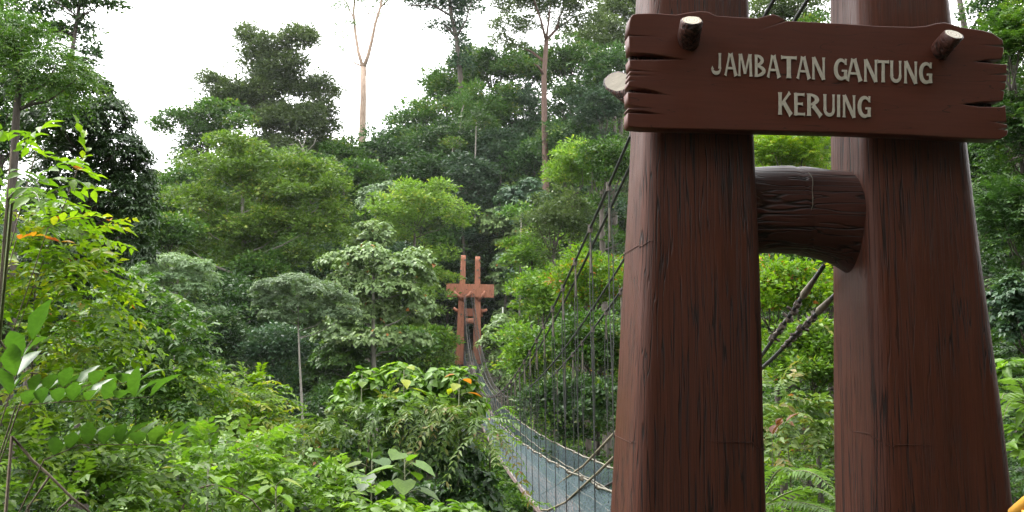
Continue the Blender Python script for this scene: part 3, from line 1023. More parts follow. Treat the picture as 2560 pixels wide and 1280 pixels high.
def whorl_leaves(rng, lobes, leaf, per=8, dens=1.0, aspect=.6, low=-.25, droop=.35, tint_lobe=.1):
    """umbrella-like whorls of broad leaves at twig ends"""
    out = [[] for _ in range(4)]
    for (c, r) in lobes:
        c = np.asarray(c); r = np.asarray(r)
        area = 4 * np.pi * ((r[0] * r[1]) ** 1.6 / 3 + (r[0] * r[2]) ** 1.6 / 3 + (r[1] * r[2]) ** 1.6 / 3) ** (1 / 1.6) * (1 - low) / 2
        ns = max(3, int(DENS * dens * area / (leaf * leaf * 2.2)))
        u = sphere_dirs(rng, ns, low)
        p0 = c + r * u * rng.uniform(.7, 1.06, ns)[:, None]
        ax = norm(u * .6 + np.array([0, 0, .8]) + rng.normal(0, .25, u.shape))
        e1 = norm(np.cross(ax, rng.normal(0, 1, u.shape))); e2 = np.cross(ax, e1)
        an = (np.arange(per) / per * 2 * np.pi)[None] + rng.uniform(0, 6.28, (ns, 1)) + rng.normal(0, .2, (ns, per))
        rd = e1[:, None] * np.cos(an)[..., None] + e2[:, None] * np.sin(an)[..., None]
        dd = rd + ax[:, None] * rng.uniform(-.5, .35, (ns, per, 1)); dd[..., 2] -= droop
        nn = ax[:, None] + rd * .35 + rng.normal(0, .18, rd.shape)
        pos = p0[:, None] + rd * leaf * .12 + ax[:, None] * rng.uniform(-.3, .1, (ns, per, 1)) * leaf
        ti = rng.normal(.45, .15, (ns, 1)) + rng.normal(0, .13, (ns, per)) + rng.normal(0, tint_lobe)
        for a, b in zip(out, (pos, dd, nn)): a.append(b.reshape(-1, 3))
        out[3].append(ti.ravel())
    P = np.vstack(out[0]); n = len(P)
    L = leaf * rng.uniform(.65, 1.2, n)
    return P, np.vstack(out[1]), np.vstack(out[2]), L, L * aspect * rng.uniform(.85, 1.15, n), np.where(rng.uniform(0, 1, n) < .006, 1.0, np.clip(np.concatenate(out[3]), 0, .93))


GEN = {'tuft': tuft_leaves, 'spray': spray_leaves, 'whorl': whorl_leaves}
TRIS = [0]


def sub_lobes(rng, lobes, m=6, k=.42):
    """break every lobe into smaller domed clumps"""
    out = []
    for c, r in lobes:
        c = np.asarray(c); r = np.asarray(r)
        u = sphere_dirs(rng, m, -.45)
        for i in range(m):
            out.append((c + r * u[i] * rng.uniform(.5, 1.02), r * k * rng.uniform(.45, 1.35) * np.array([1.05, 1.05, .98])))
    return out


def auto_lobes(rng, c, r, n, k=.40, skirt=None):
    """lobes spread over an ellipsoidal crown"""
    out = []
    gold = math.pi * (3 - 5 ** .5)
    ph = rng.uniform(0, 6.28)
    for i in range(n):
        z = 1 - 1.75 * (i + .5) / n
        rr = math.sqrt(max(0, 1 - z * z))
        a = ph + i * gold + rng.normal(0, .25)
        u = np.array([rr * math.cos(a), rr * math.sin(a), z])
        q = rng.uniform(.52, .86)
        s = k * rng.uniform(.75, 1.25)
        out.append((np.asarray(c) + np.asarray(r) * u * q, np.asarray(r) * s * np.array([1, 1, 1])))
    out.append((np.asarray(c), np.asarray(r) * .55))
    if skirt:      # creepers and low boughs under the crown
        c = np.asarray(c); drop = c[2] - r[2] * .7 - skirt
        for i in range(9):
            t = (i + .5) / 9
            a = rng.uniform(0, 6.28); q = rng.uniform(.15, .6)
            out.append((np.array([c[0] + math.cos(a) * r[0] * q, c[1] + math.sin(a) * r[1] * q, c[2] - r[2] * .7 - t * max(drop, .5)]), np.asarray(r) * np.array([.44, .44, .40]) * rng.uniform(.8, 1.2)))
    return out


def limb_mesh(rng, base, lobes, r0, lean=.15, split=.45, max_limbs=14, sides=7, wig=.25):
    """tapered trunk from base with limbs reaching into the lobes"""
    b = MB()
    base = np.asarray(base, float)
    cs = np.array([l[0] for l in lobes])
    top = cs[np.argmax(cs[:, 2])] * .5 + cs.mean(0) * .5
    H = top[2] - base[2]
    pts, rad = [], []
    for i in range(9):
        t = i / 8
        p = base * (1 - t) + top * t
        p = p + np.array([math.sin(t * 4 + base[0]), math.cos(t * 3 + base[1]), 0]) * wig * r0 * 2.2 * math.sin(math.pi * t)
        pts.append(p); rad.append(r0 * (1 - .72 * t) * (1.35 if i == 0 else 1))
    pts[0] = pts[0] - np.array([0, 0, .3])
    b.tube(pts, rad, sides + 1)
    order = rng.permutation(len(lobes))[:max_limbs]
    for j in order:
        c = cs[j]
        # leave the trunk below the lobe
        zt = np.clip((c[2] - base[2] - .5 * np.hypot(c[0] - top[0], c[1] - top[1])) / max(H, .1), split * .8, .95)
        q = base * (1 - zt) + top * zt
        r = r0 * (1 - .72 * zt) * .55
        mid = q * .5 + c * .5 + np.array([rng.normal(0, .1), rng.normal(0, .1), -.12]) * np.linalg.norm(c - q) * .5
        b.tube([q, q * .5 + mid * .5 + rng.normal(0, .03, 3) * H * .2, mid, mid * .5 + c * .5, c + lobes[j][1] * np.array([0, 0, .3])], [r, r * .85, r * .65, r * .45, r * .18], max(4, sides - 2), cap=False)
    return b.mesh('trunk', True)


SEED = [100]


def tree(name, label, lobes, leaf, gen='tuft', mat='lf_mid', bark='bark_dark', base=None, trunk_r=None, tpl='rhomb', cat='tree', group=None, trunk_kw=None, sm=False, sub=7, subk=.42, **kw):
    """thing > trunk, crown; lobes are (centre, radii) in world space"""
    SEED[0] += 1
    rng = np.random.default_rng(SEED[0])
    cs = np.array([l[0] for l in lobes])
    if base is None:
        m = cs.mean(0)
        base = np.array([m[0], m[1], float(terrain(m[0], m[1]))])
    base = np.asarray(base, float)
    loc = [(np.asarray(c) - base, r) for c, r in lobes]
    root = empty(name, base)
    tag(root, label, cat, group)
    hgt = max(cs[:, 2]) - base[2]
    tr = trunk_r or max(.03, hgt * .016)
    tm = limb_mesh(rng, (0, 0, 0), loc, tr, **(trunk_kw or {}))
    link('trunk' if cat == 'tree' else 'stem', tm, M[bark], root)
    fol = loc
    if gen == 'tuft' and sub: fol = sub_lobes(rng, loc, sub, subk)
    a = GEN[gen](rng, fol, leaf, **kw)
    me = leaf_mesh('crown', *a, tpl=tpl, smooth_shade=sm)
    TRIS[0] += len(me.polygons)
    link('crown' if cat == 'tree' else 'foliage', me, M[mat], root)
    return root


def px_lobes(lst, Y, seed=0, dy=.9, thick=.85):
    """lobes given as (px, py, rx, ry[, depth offset]) in photograph pixels at distance Y"""
    rng = np.random.default_rng(seed + 17)
    out = []
    for l in lst:
        rx, ry = l[2] * Y / FPX, l[3] * Y / FPX
        yo = l[4] if len(l) > 4 else rng.uniform(-dy, dy) * rx
        y = Y + yo
        out.append((at(l[0], l[1], y), np.array([rx, rx * thick, ry])))
    return out


def copy_tree(root, loc, rz, s, label=None, group=None):
    r = root.copy(); COL.objects.link(r)
    r.location = tuple(loc); r.rotation_euler = (0, 0, rz)
    r.scale = s if isinstance(s, tuple) else (s, s, s)
    if label: r['label'] = label
    if group: r['group'] = group
    for ch in root.children:
        c = ch.copy(); COL.objects.link(c); c.parent = r
    return r


# ------------------------------------------------------------------ hero trees
# tall thin-crowned tree at the upper left
tree('tall_tree', 'tall dark thin-crowned tree rising above the leafy bank against the white sky',
     px_lobes([(30, 20, 70, 45), (150, 20, 65, 40), (235, 10, 60, 40), (285, -20, 45, 35), (135, 95, 55, 35), (200, 85, 50, 40), (228, 145, 34, 36), (90, 50, 40, 35), (10, 85, 50, 40),
               (60, -80, 90, 60), (170, -90, 90, 60), (250, -70, 60, 50), (190, 170, 40, 26)], 42, 1), .20, 'tuft', 'lf_dark', 'bark_dark', base=(at(95, 300, 42)[0], 42, float(terrain(at(95, 300, 42)[0], 42))),
     trunk_r=.28, dens=1.5, tuft=2.2, droop=.5, sub=6)
# broad dark tree on the left bank and the lighter crown over it
tree('broadleaf_tree', 'broad dark glossy-leaved tree filling the left bank of the ravine',
     px_lobes([(205, 225, 80, 55), (60, 250, 110, 80), (255, 300, 80, 58), (150, 320, 110, 80), (300, 380, 72, 58), (200, 420, 120, 80), (335, 460, 60, 58), (262, 505, 110, 80),
               (335, 560, 62, 66), (150, 520, 120, 90), (245, 620, 110, 80), (330, 640, 62, 60), (140, 660, 110, 90), (240, 730, 110, 70), (345, 400, 40, 30), (290, 265, 34, 24), (370, 500, 34, 26)], 21, 2),
     .135, 'whorl', 'lf_deep', 'bark_dark', per=7, dens=1.6, aspect=.42, trunk_r=.3, tpl='rhomb', droop=.25)
tree('feathery_tree', 'light green fine-leaved tree leaning over the dark broadleaf tree on the left bank',
     px_lobes([(30, 80, 80, 50), (90, 120, 80, 50), (140, 175, 80, 45), (40, 190, 110, 70), (120, 235, 80, 45), (-40, 130, 80, 60), (190, 205, 50, 28)], 18, 3),
     .085, 'spray', 'lf_mid', 'bark_dark', pairs=8, dens=1.3, aspect=.36, droop=.9)
# two vine-draped trees standing on the ridge
tree('vine_draped_tree', 'tall lumpy vine-draped tree towering over the ridge against the sky',
     px_lobes([(622, 97, 32, 40), (660, 130, 45, 40), (735, 122, 50, 42), (770, 105, 20, 22), (690, 180, 45, 48), (640, 178, 36, 48), (660, 232, 52, 52), (722, 190, 40, 50), (735, 240, 40, 50), (540, 227, 40, 31),
               (600, 245, 46, 40), (575, 265, 40, 35), (650, 290, 55, 50), (720, 300, 55, 52), (790, 240, 40, 42), (815, 285, 26, 35), (700, 340, 60, 50), (762, 325, 50, 48), (825, 335, 36, 32), (680, 385, 80, 40)], 112, 4, .5),
     .34, 'tuft', 'lf_olive', 'bark_dark', dens=1.0, sub=12, subk=.58, base=(at(690, 420, 112)[0], 112, float(terrain(at(690, 420, 112)[0], 112))), trunk_r=.6)
tree('vine_draped_tree', 'shorter vine-draped tree with one drooping arm beside the big light green tree',
     px_lobes([(395, 322, 30, 16), (440, 303, 46, 24), (505, 300, 46, 34), (555, 292, 50, 36), (485, 345, 45, 40), (525, 350, 55, 40), (495, 400, 60, 45), (465, 440, 46, 34), (600, 320, 40, 25)], 104, 5, .5),
     .32, 'tuft', 'lf_mid', 'bark_dark', dens=1.0, sub=10, subk=.5, base=(at(500, 450, 104)[0], 104, float(terrain(at(500, 450, 104)[0], 104))), trunk_r=.5)
# the big light green tree in front of them
tree('light_green_tree', 'large rounded light yellow-green tree below the vine-draped trees',
     px_lobes([(565, 372, 60, 34), (640, 402, 66, 40), (520, 432, 66, 40), (600, 452, 76, 46), (722, 424, 66, 38), (790, 444, 56, 38), (838, 490, 40, 44), (478, 505, 56, 44), (560, 524, 80, 46), (660, 502, 80, 46),
               (752, 506, 80, 46), (828, 546, 44, 44), (500, 572, 70, 42), (600, 584, 80, 46), (702, 584, 90, 46), (790, 596, 66, 44), (462, 622, 56, 36), (560, 642, 80, 38), (660, 652, 80, 38), (760, 648, 66, 38)], 68, 6, .6),
     .25, 'tuft', 'lf_lime', 'bark_grey', dens=1.05, tuft=2.4, flat=.55, sub=9, subk=.46)


# bare pale emergent
def bare_tree():
    Y = 122
    base = at(904, 640, Y); base[2] = terrain(base[0], base[1])
    root = empty('emergent_tree', base)
    tag(root, 'pale smooth-trunked emergent tree with forked nearly leafless limbs against the sky', 'tree')
    b = MB()

    def line(pts, r0, r1, yo=0.0):
        P_ = [at(x, y, Y + yo * i) - base for i, (x, y) in enumerate(pts)]
        b.tube(P_, np.linspace(r0, r1, len(P_)), 8)
        return P_
    P_ = [np.array([0, 0, -.3])] + [at(x, y, Y) - base for x, y in ((904, 430), (906, 330), (908, 250), (908, 168))]
    b.tube(P_, [.66, .56, .50, .44, .40], 10)
    line([(908, 172), (896, 130), (888, 80), (884, 30), (890, -40), (880, -120)], .26, .10, .4)
    line([(908, 172), (920, 140), (930, 100), (938, 60), (952, 15), (958, -60), (975, -130)], .30, .10, -.4)
    line([(904, 165), (888, 158), (866, 140), (850, 115), (838, 108)], .13, .03, .5)
    line([(932, 95), (922, 88), (914, 72)], .10, .03, .3)
    line([(938, 60), (926, 52), (920, 38), (924, 22)], .09, .03, -.3)
    line([(886, 50), (872, 20), (862, 0), (858, -30)], .12, .04, .4)
    line([(952, 18), (975, -5), (1000, -30)], .12, .04, .4)
    line([(914, 165), (916, 190), (912, 176)], .06, .03)
    link('trunk', b.mesh('trunk', True), M['bark_pale'], root)
    rng = np.random.default_rng(5)
    lob = [(c - base, r) for c, r in px_lobes([(850, 20, 26, 16), (880, -10, 40, 18), (870, 60, 16, 10), (846, 92, 20, 12), (858, 126, 14, 8), (915, -5, 30, 16), (940, 40, 16, 9), (985, -15, 36, 16), (930, 22, 14, 8), (900, -60, 80, 40), (960, 10, 18, 12), (838, 60, 14, 8)], Y, 7)]
    a = tuft_leaves(rng, lob, .24, dens=1.0, tuft=2.0)
    me = leaf_mesh('crown', *a); link('crown', me, M['lf_silver'], root)


bare_tree()


def spire_tree(name, label, trunk_px, Y, limbs, lobes, mat, bark, leaf, dens, r0, **kw):
    """tall trunk traced as a polyline, limbs, and a crown of lobes"""
    b0 = at(trunk_px[0][0], trunk_px[0][1], Y)
    base = np.array([b0[0], Y, float(terrain(b0[0], Y))])
    root = empty(name, base)
    tag(root, label, 'tree')
    b = MB()
    P_ = [at(x, y, Y) - base for x, y in trunk_px]
    P_.insert(0, np.array([P_[0][0], 0, -.4]))
    b.tube(P_, np.linspace(r0, r0 * .55, len(P_)), 9)
    for i, l in enumerate(limbs):
        Q = [at(x, y, Y + (.8 if i % 2 else -.8) * k) - base for k, (x, y) in enumerate(l)]
        b.tube(Q, np.linspace(r0 * .42, r0 * .1, len(Q)), 6)
    link('trunk', b.mesh('trunk', True), M[bark], root)
    SEED[0] += 1
    rng = np.random.default_rng(SEED[0])
    lob = [(c - base, r) for c, r in px_lobes(lobes, Y, SEED[0])]
    me = leaf_mesh('crown', *tuft_leaves(rng, lob, leaf, dens=dens, **kw)); TRIS[0] += len(me.polygons)
    link('crown', me, M[mat], root)


spire_tree('creeper_clad_tree', 'thin tall tree wrapped in dark creepers on the right ridge', [(1155, 330), (1152, 200), (1142, 100), (1128, 40), (1120, -60)], 116,
           [[(1140, 95), (1165, 50), (1180, 0)], [(1138, 90), (1108, 60), (1090, 55)], [(1128, 40), (1080, 12), (1030, 14), (1010, 5)]],
           [(1122, 20, 30, 26), (1145, 70, 24, 34), (1152, 120, 18, 34), (1062, 6, 40, 10), (1170, 22, 30, 26), (1095, 70, 20, 16), (1110, -40, 80, 40), (1180, -30, 40, 30), (1155, 165, 22, 22)],
           'lf_blue', 'bark_dark', .36, 2.6, .42)
spire_tree('spreading_tree', 'tall straight reddish-trunked tree with a high thin feathery crown', [(1364, 575), (1364, 420), (1361, 300), (1360, 190), (1366, 100)], 98,
           [[(1366, 105), (1352, 50), (1335, 0), (1320, -60)], [(1366, 100), (1392, 72), (1430, 45), (1470, 30)], [(1364, 110), (1372, 50), (1380, -30)], [(1362, 155), (1330, 130), (1290, 112), (1255, 100)], [(1362, 190), (1345, 165), (1335, 160)], [(1392, 72), (1400, 40), (1420, 0)]],
           [(1300, 25, 50, 34), (1345, 5, 50, 30), (1400, 30, 50, 30), (1450, 20, 44, 34), (1270, 70, 40, 26), (1250, 105, 30, 14), (1320, 70, 34, 26), (1420, 70, 36, 20), (1480, 55, 30, 20), (1360, -40, 120, 40), (1290, 120, 26, 16), (1250, 10, 24, 20)],
           'lf_olive', 'bark_brown', .27, 1.7, .46, tuft=2.0)


for tp, Y_, lb, lo in (([(1188, 560), (1187, 440), (1190, 330), (1192, 290)], 104, 'thin pale-trunked tree on the dark slope under the creeper-clad tree', [(1192, 300, 36, 24), (1170, 320, 24, 16), (1215, 315, 24, 18)]),
                       ([(1131, 480), (1129, 400), (1132, 370)], 105, 'short pale-trunked tree beside the thin pale-trunked one', [(1132, 365, 26, 18)]),
                       ([(1150, 420), (1149, 330), (1154, 280), (1160, 262)], 108, 'pale-trunked tree with a small crown below the creeper-clad tree', [(1158, 262, 30, 20), (1178, 275, 20, 14)]),
                       ([(1302, 600), (1303, 545)], 80, 'small slim-trunked tree on the slope below the tall reddish trunk', [(1303, 535, 40, 16), (1280, 540, 24, 12)])):
    spire_tree('pale_trunk_tree', lb, tp, Y_, [], lo, 'lf_mid', 'bark_grey', .30, 1.2, .115)


# rounded forest trees given by crown position in the photograph
def crown_tree(px, py, rx, ry, Y, mat, leafpx=8.0, n=13, name='forest_tree', label='', group=None, dens=.9, gen='tuft', bark='bark_dark', cat='tree', k=.40, **kw):
    c = at(px, py, Y)
    R_ = np.array([rx * Y / FPX, rx * Y / FPX * .9, ry * Y / FPX])
    rng = np.random.default_rng(int(abs(px) * 7 + py))
    return tree(name, label, auto_lobes(rng, c, R_, n, k, float(terrain(c[0], c[1])) + .5), leafpx * Y / FPX, gen, mat, bark, dens=dens, cat=cat, group=group, **kw)


RIDGE = [  # px, py, rx, ry, Y, palette
    (1000, 385, 90, 60, 118, 'lf_dark'), (930, 400, 55, 45, 112, 'lf_dark'), (1060, 320, 80, 62, 122, 'lf_mid'), (1110, 240, 80, 75, 124, 'lf_mid'), (1175, 180, 62, 60, 126, 'lf_olive'),
    (1235, 185, 85, 66, 120, 'lf_mid'), (1200, 290, 95, 75, 114, 'lf_mid'), (1120, 370, 85, 70, 110, 'lf_dark'), (1290, 290, 80, 80, 118, 'lf_blue'), (1250, 400, 80, 80, 108, 'lf_blue'),
    (1060, 440, 80, 50, 104, 'lf_dark'), (1430, 165, 75, 55, 112, 'lf_mid'), (1500, 105, 75, 70, 116, 'lf_olive'), (1530, 190, 70, 70, 104, 'lf_dark'), (1440, 260, 75, 70, 108, 'lf_dark'),
    (1330, 180, 60, 60, 124, 'lf_dark'), (1500, 280, 75, 60, 96, 'lf_blue'), (1330, 420, 75, 70, 104, 'lf_dark'), (1420, 370, 75, 60, 98, 'lf_dark'), (1170, 450, 75, 60, 100, 'lf_blue'), (1555, 30, 60, 70, 118, 'lf_olive'),
    (860, 400, 50, 45, 108, 'lf_mid'), (800, 385, 50, 40, 116, 'lf_olive'), (905, 455, 60, 55, 100, 'lf_mid'), (395, 480, 40, 40, 110, 'lf_olive'), (420, 540, 60, 60, 90, 'lf_mid')]
RIDGE_LABELS = ['dark tree on the ridge slope beside the foot of the pale emergent trunk', 'small dark tree hugging the foot of the pale emergent trunk', 'mid-green dome on the ridge above the dark tree by the emergent trunk', 'mid-green rounded crown on the ridge line below the creeper-clad tree', 'olive crown right under the thin creeper-clad tree', 'mid-green crown on the ridge between the creeper-clad tree and the tall reddish trunk', 'broad mid-green crown halfway down the ridge under the creeper-clad tree', 'dark broad crown under the mid-green dome on the ridge slope', 'bluish crown on the ridge beside the tall reddish trunk', 'bluish crown lower on the slope beside the tall reddish trunk', 'dark low tree above the rounded olive-light tree on the slope', 'mid-green crown just past the tall reddish trunk, under its feathery crown', 'olive crown on the ridge behind the main cables near the board end', 'dark crown behind the branch stub of the near tower', 'dark crown between the tall reddish trunk and the main cables', 'dark crown on the ridge behind the tall reddish trunk', 'bluish crown behind the top of the main cables', 'dark crown at the foot of the tall reddish trunk', 'dark crown behind the main cables above the light green tree', 'bluish crown above the blue-green tiered tree on the slope', "olive crown on the skyline beside the near tower's left post", 'mid-green crown at the edge of the big light green tree, near the emergent trunk', 'olive crown behind the leafless grey twigs on the ridge', 'mid-green crown between the big light green tree and the emergent trunk', 'pale olive tree at the low end of the ridge beside the dark bank tree', 'mid-green tree under the shorter vine-draped tree']
for (px, py, rx, ry, Y, mt), lb in zip(RIDGE, RIDGE_LABELS):
    if mt: crown_tree(px, py, rx, ry, Y, mt, 7.5, 13, label=lb, group='trees on the ridge slope')

MID = [
    (640, 440, 110, 56, 96, 'lf_mid', 8, 'tuft', 'mid-green tree behind the big light green tree under the vine-draped one'),
    (770, 440, 90, 50, 98, 'lf_mid', 8, 'tuft', 'green tree behind the big light green tree beside the grey twigs'),
    (480, 470, 70, 44, 95, 'lf_mid', 8, 'tuft', 'green tree filling the foot of the shorter vine-draped tree'),
    (1050, 530, 120, 66, 82, 'lf_lime', 7.5, 'tuft', 'rounded olive-light tree halfway up the slope beyond the bridge'),
    (960, 500, 60, 44, 88, 'lf_silver', 8, 'whorl', 'small silvery tree beside the rounded tree halfway up the slope'),
    (1310, 500, 75, 50, 88, 'lf_blue', 9, 'whorl', 'blue-green tiered tree at the foot of the tall reddish trunk'),
    (1262, 560, 66, 44, 99, 'lf_pale', 10, 'whorl', 'pale big-leaved tree below the blue-green tiered tree'),
    (1320, 640, 76, 60, 80, 'lf_light', 8, 'tuft', 'leafy light green tree behind the far tower'),
    (1210, 650, 70, 80, 103, 'lf_dark', 8, 'tuft', 'dark tree right behind the far tower'),
    (1120, 640, 70, 70, 102, 'lf_mid', 8, 'tuft', 'mid-green tree behind the far tower top'),
    (930, 590, 60, 44, 72, 'lf_pale', 11, 'whorl', 'pale broad-leaved tree above the big pale-leaved tree'),
    (1440, 430, 95, 70, 62, 'lf_lime', 7.5, 'tuft', 'light green tree seen behind the main cables'),
    (1400, 560, 90, 70, 60, 'lf_olive', 7.5, 'tuft', 'olive tree behind the main cables, under the light green one'),
    (1520, 420, 70, 70, 56, 'lf_mid', 8, 'tuft', 'mid-green tree close behind the left post of the near tower'),
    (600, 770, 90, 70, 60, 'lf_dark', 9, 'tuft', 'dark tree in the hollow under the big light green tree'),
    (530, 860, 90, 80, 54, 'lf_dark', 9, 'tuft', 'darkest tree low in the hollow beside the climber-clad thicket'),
    (690, 880, 80, 60, 54, 'lf_blue', 9, 'tuft', 'bluish tree behind the slender pale trunk'),
    (860, 890, 80, 56, 52, 'lf_mid', 10, 'whorl', 'green large-leaved tree under the big pale-leaved tree'),
    (980, 870, 90, 44, 66, 'lf_mid', 10, 'tuft', 'low green tree between the pale-leaved tree and the thicket by the bridge'),
    (1075, 860, 56, 40, 80, 'lf_light', 10, 'tuft', 'light green shrubby tree at the left foot of the far tower'),
    (650, 690, 70, 60, 66, 'lf_mid', 8.5, 'tuft', 'mid-green tree tucked under the big light green tree'),
    (420, 590, 70, 50, 62, 'lf_mid', 9, 'tuft', 'mid-green tree at the edge of the big light green tree'),
]
for px, py, rx, ry, Y, mt, lp, gn, lb in MID:
    crown_tree(px, py, rx, ry, Y, mt, lp, 14, label=lb, gen=gn, dens=.95)

# pale big-leaved tree left of the far tower, the silvery slender tree and the umbrella tree
tree('big_leaved_tree', 'pale green tree with big drooping leaves left of the far tower',
     px_lobes([(840, 840, 70, 36), (930, 850, 80, 36), (1020, 850, 60, 30), (850, 660, 60, 36), (920, 640, 60, 36), (990, 670, 70, 40), (1050, 700, 50, 40), (900, 700, 80, 40), (970, 730, 80, 40), (1050, 770, 44, 40), (930, 770, 80, 40), (1000, 800, 70, 30), (860, 720, 60, 40), (1040, 650, 50, 36), (880, 790, 60, 36)], 52, 8, .6),
     .30, 'whorl', 'lf_pale', 'bark_grey', per=7, dens=.95, aspect=.72, droop=.55)
bx = at(773, 1085, 46)
tree('slender_tree', 'slender straight pale-trunked tree with a flat silvery crown',
     px_lobes([(680, 720, 50, 26), (740, 710, 60, 28), (800, 730, 60, 28), (850, 750, 44, 26), (700, 750, 60, 26), (770, 765, 70, 28), (660, 760, 30, 22), (820, 790, 50, 24), (740, 800, 50, 20), (690, 790, 44, 22), (650, 735, 30, 22), (870, 785, 36, 22), (790, 820, 30, 16)], 46, 9, .6),
     .16, 'whorl', 'lf_silver', 'bark_grey', per=8, dens=1.0, aspect=.42, droop=.0, base=(bx[0], 46, float(terrain(bx[0], 46))), trunk_r=.11, trunk_kw=dict(split=.72, wig=.5))
bx = at(440, 900, 44)
tree('umbrella_tree', 'flat-topped silvery tree with bare pale branches under its crown beside the dark bank',
     px_lobes([(375, 680, 50, 26), (430, 655, 56, 24), (490, 670, 50, 26), (450, 695, 60, 24), (520, 700, 34, 24), (400, 710, 40, 22), (480, 722, 50, 18), (545, 778, 22, 16), (500, 770, 20, 12), (430, 800, 22, 14)], 44, 10, .6),
     .15, 'whorl', 'lf_silver', 'bark_grey', per=8, dens=1.0, aspect=.42, droop=.0, base=(bx[0], 44, float(terrain(bx[0], 44))), trunk_r=.13, trunk_kw=dict(split=.55, wig=.5))

# right of the bridge and behind the tower
RIGHT = [
    (1480, 720, 110, 90, 34, 'lf_yellow', 9, 'tuft', 'bright yellow-green tree behind the hanger wires'),
    (1370, 760, 80, 80, 40, 'lf_light', 9, 'tuft', 'light green bushy tree behind the hanger wires beyond the netting'),
    (1480, 880, 120, 90, 28, 'lf_mid', 11, 'tuft', 'leafy green tree low behind the netting of the footbridge'),
    (1340, 900, 90, 80, 36, 'lf_light', 10, 'tuft', 'fresh green tree just over the handrail rope of the footbridge'),
    (1250, 840, 50, 50, 66, 'lf_pale', 11, 'whorl', 'pale-leaved small tree right of the far tower foot'),
    (1420, 1010, 110, 60, 26, 'lf_dark', 12, 'tuft', 'dark shrubby tree under the footbridge netting'),
    (1970, 385, 130, 60, 36, 'lf_yellow', 9, 'spray', 'bright fine-leaved tree framed between the tower posts under the board'),
    (2000, 560, 140, 90, 30, 'lf_mid', 10, 'tuft', 'green tree hidden mostly by the cross log between the posts'),
    (1960, 740, 110, 80, 19, 'lf_yellow', 12, 'tuft', 'bright yellow-green leafy tree framed between the posts under the cross log'),
    (2040, 920, 130, 110, 17, 'lf_light', 13, 'tuft', 'fresh green tree low between the posts of the near tower'),
    (2060, 700, 80, 90, 24, 'lf_dark', 12, 'tuft', 'dark tree between the posts behind the stay ropes'),
    (1960, 40, 100, 70, 60, 'lf_olive', 8, 'tuft', 'thin olive crown over the board between the posts'),
    (2000, 130, 120, 70, 54, 'lf_mid', 8, 'tuft', 'mid-green crown hidden behind the name board'),
    (2530, 120, 90, 110, 15, 'lf_mid', 12, 'spray', 'leafy tree beside the right end of the name board'),
    (2560, 330, 110, 110, 15, 'lf_dark', 12, 'spray', 'dark tree beside the right post under the board end'),
    (2560, 560, 100, 120, 14, 'lf_dark', 13, 'spray', 'dark leafy tree behind the right post of the tower'),
    (2570, 780, 90, 100, 13, 'lf_blue', 16, 'whorl', 'blue-green broad-leaved small tree right of the tower'),
    (2420, 420, 90, 140, 22, 'lf_dark', 11, 'tuft', 'dark tree close behind the right post'),
]
RIGHT += [(-260, 600, 160, 200, 24, 'lf_mid', 14, 'tuft', 'leafy tree on the left bank beyond the trailside shrubs'), (120, 820, 140, 120, 24, 'lf_dark', 12, 'tuft', 'dark low tree at the foot of the left bank'),
          (-150, 800, 160, 160, 17, 'lf_mid', 14, 'tuft', 'mid-green tree behind the tall yellow-green shrub'), (1720, 560, 110, 160, 42, 'lf_mid', 9, 'tuft', 'green tree hidden behind the left post of the near tower'),
          (1700, 850, 120, 130, 26, 'lf_light', 11, 'tuft', 'light green tree hidden behind the left post near the stay ropes'), (2280, 640, 120, 180, 30, 'lf_mid', 10, 'tuft', 'green tree hidden behind the right post of the near tower'),
          (-30, 120, 120, 120, 28, 'lf_mid', 10, 'tuft', 'leafy tree behind the light green fine-leaved tree'),
          (-10, 330, 120, 130, 25, 'lf_dark', 11, 'tuft', 'dark tree behind the trailside shrubs'),
          (2520, 50, 90, 120, 26, 'lf_dark', 9, 'tuft', 'dark tree behind the leafy tree at the right end of the board'),
          (2500, 300, 100, 130, 28, 'lf_mid', 9, 'tuft', 'green tree behind the dark tree under the board end'),
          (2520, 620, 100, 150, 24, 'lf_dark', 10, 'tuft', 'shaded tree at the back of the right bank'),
          (2560, 900, 90, 120, 20, 'lf_mid', 11, 'tuft', 'green tree behind the bright broad-leaved shrub')]
for px, py, rx, ry, Y, mt, lp, gn, lb in RIGHT:
    kw = dict(droop=.3) if gn != 'tuft' else {}
    crown_tree(px, py, rx, ry, Y, mt, lp, 14, label=lb, gen=gn, dens=.95 if gn != 'spray' else 1.2, **kw)
spire_tree('vine_trunk_tree', 'dark crooked trunk leaning up behind the top of the right post', [(2450, 400), (2440, 200), (2410, 60), (2392, -40)], 30,
           [[(2420, 90), (2450, 40), (2490, 0)]], [(2450, -10, 60, 40), (2500, 20, 50, 30), (2400, -50, 60, 30)], 'lf_mid', 'bark_dark', .12, .4, .16)

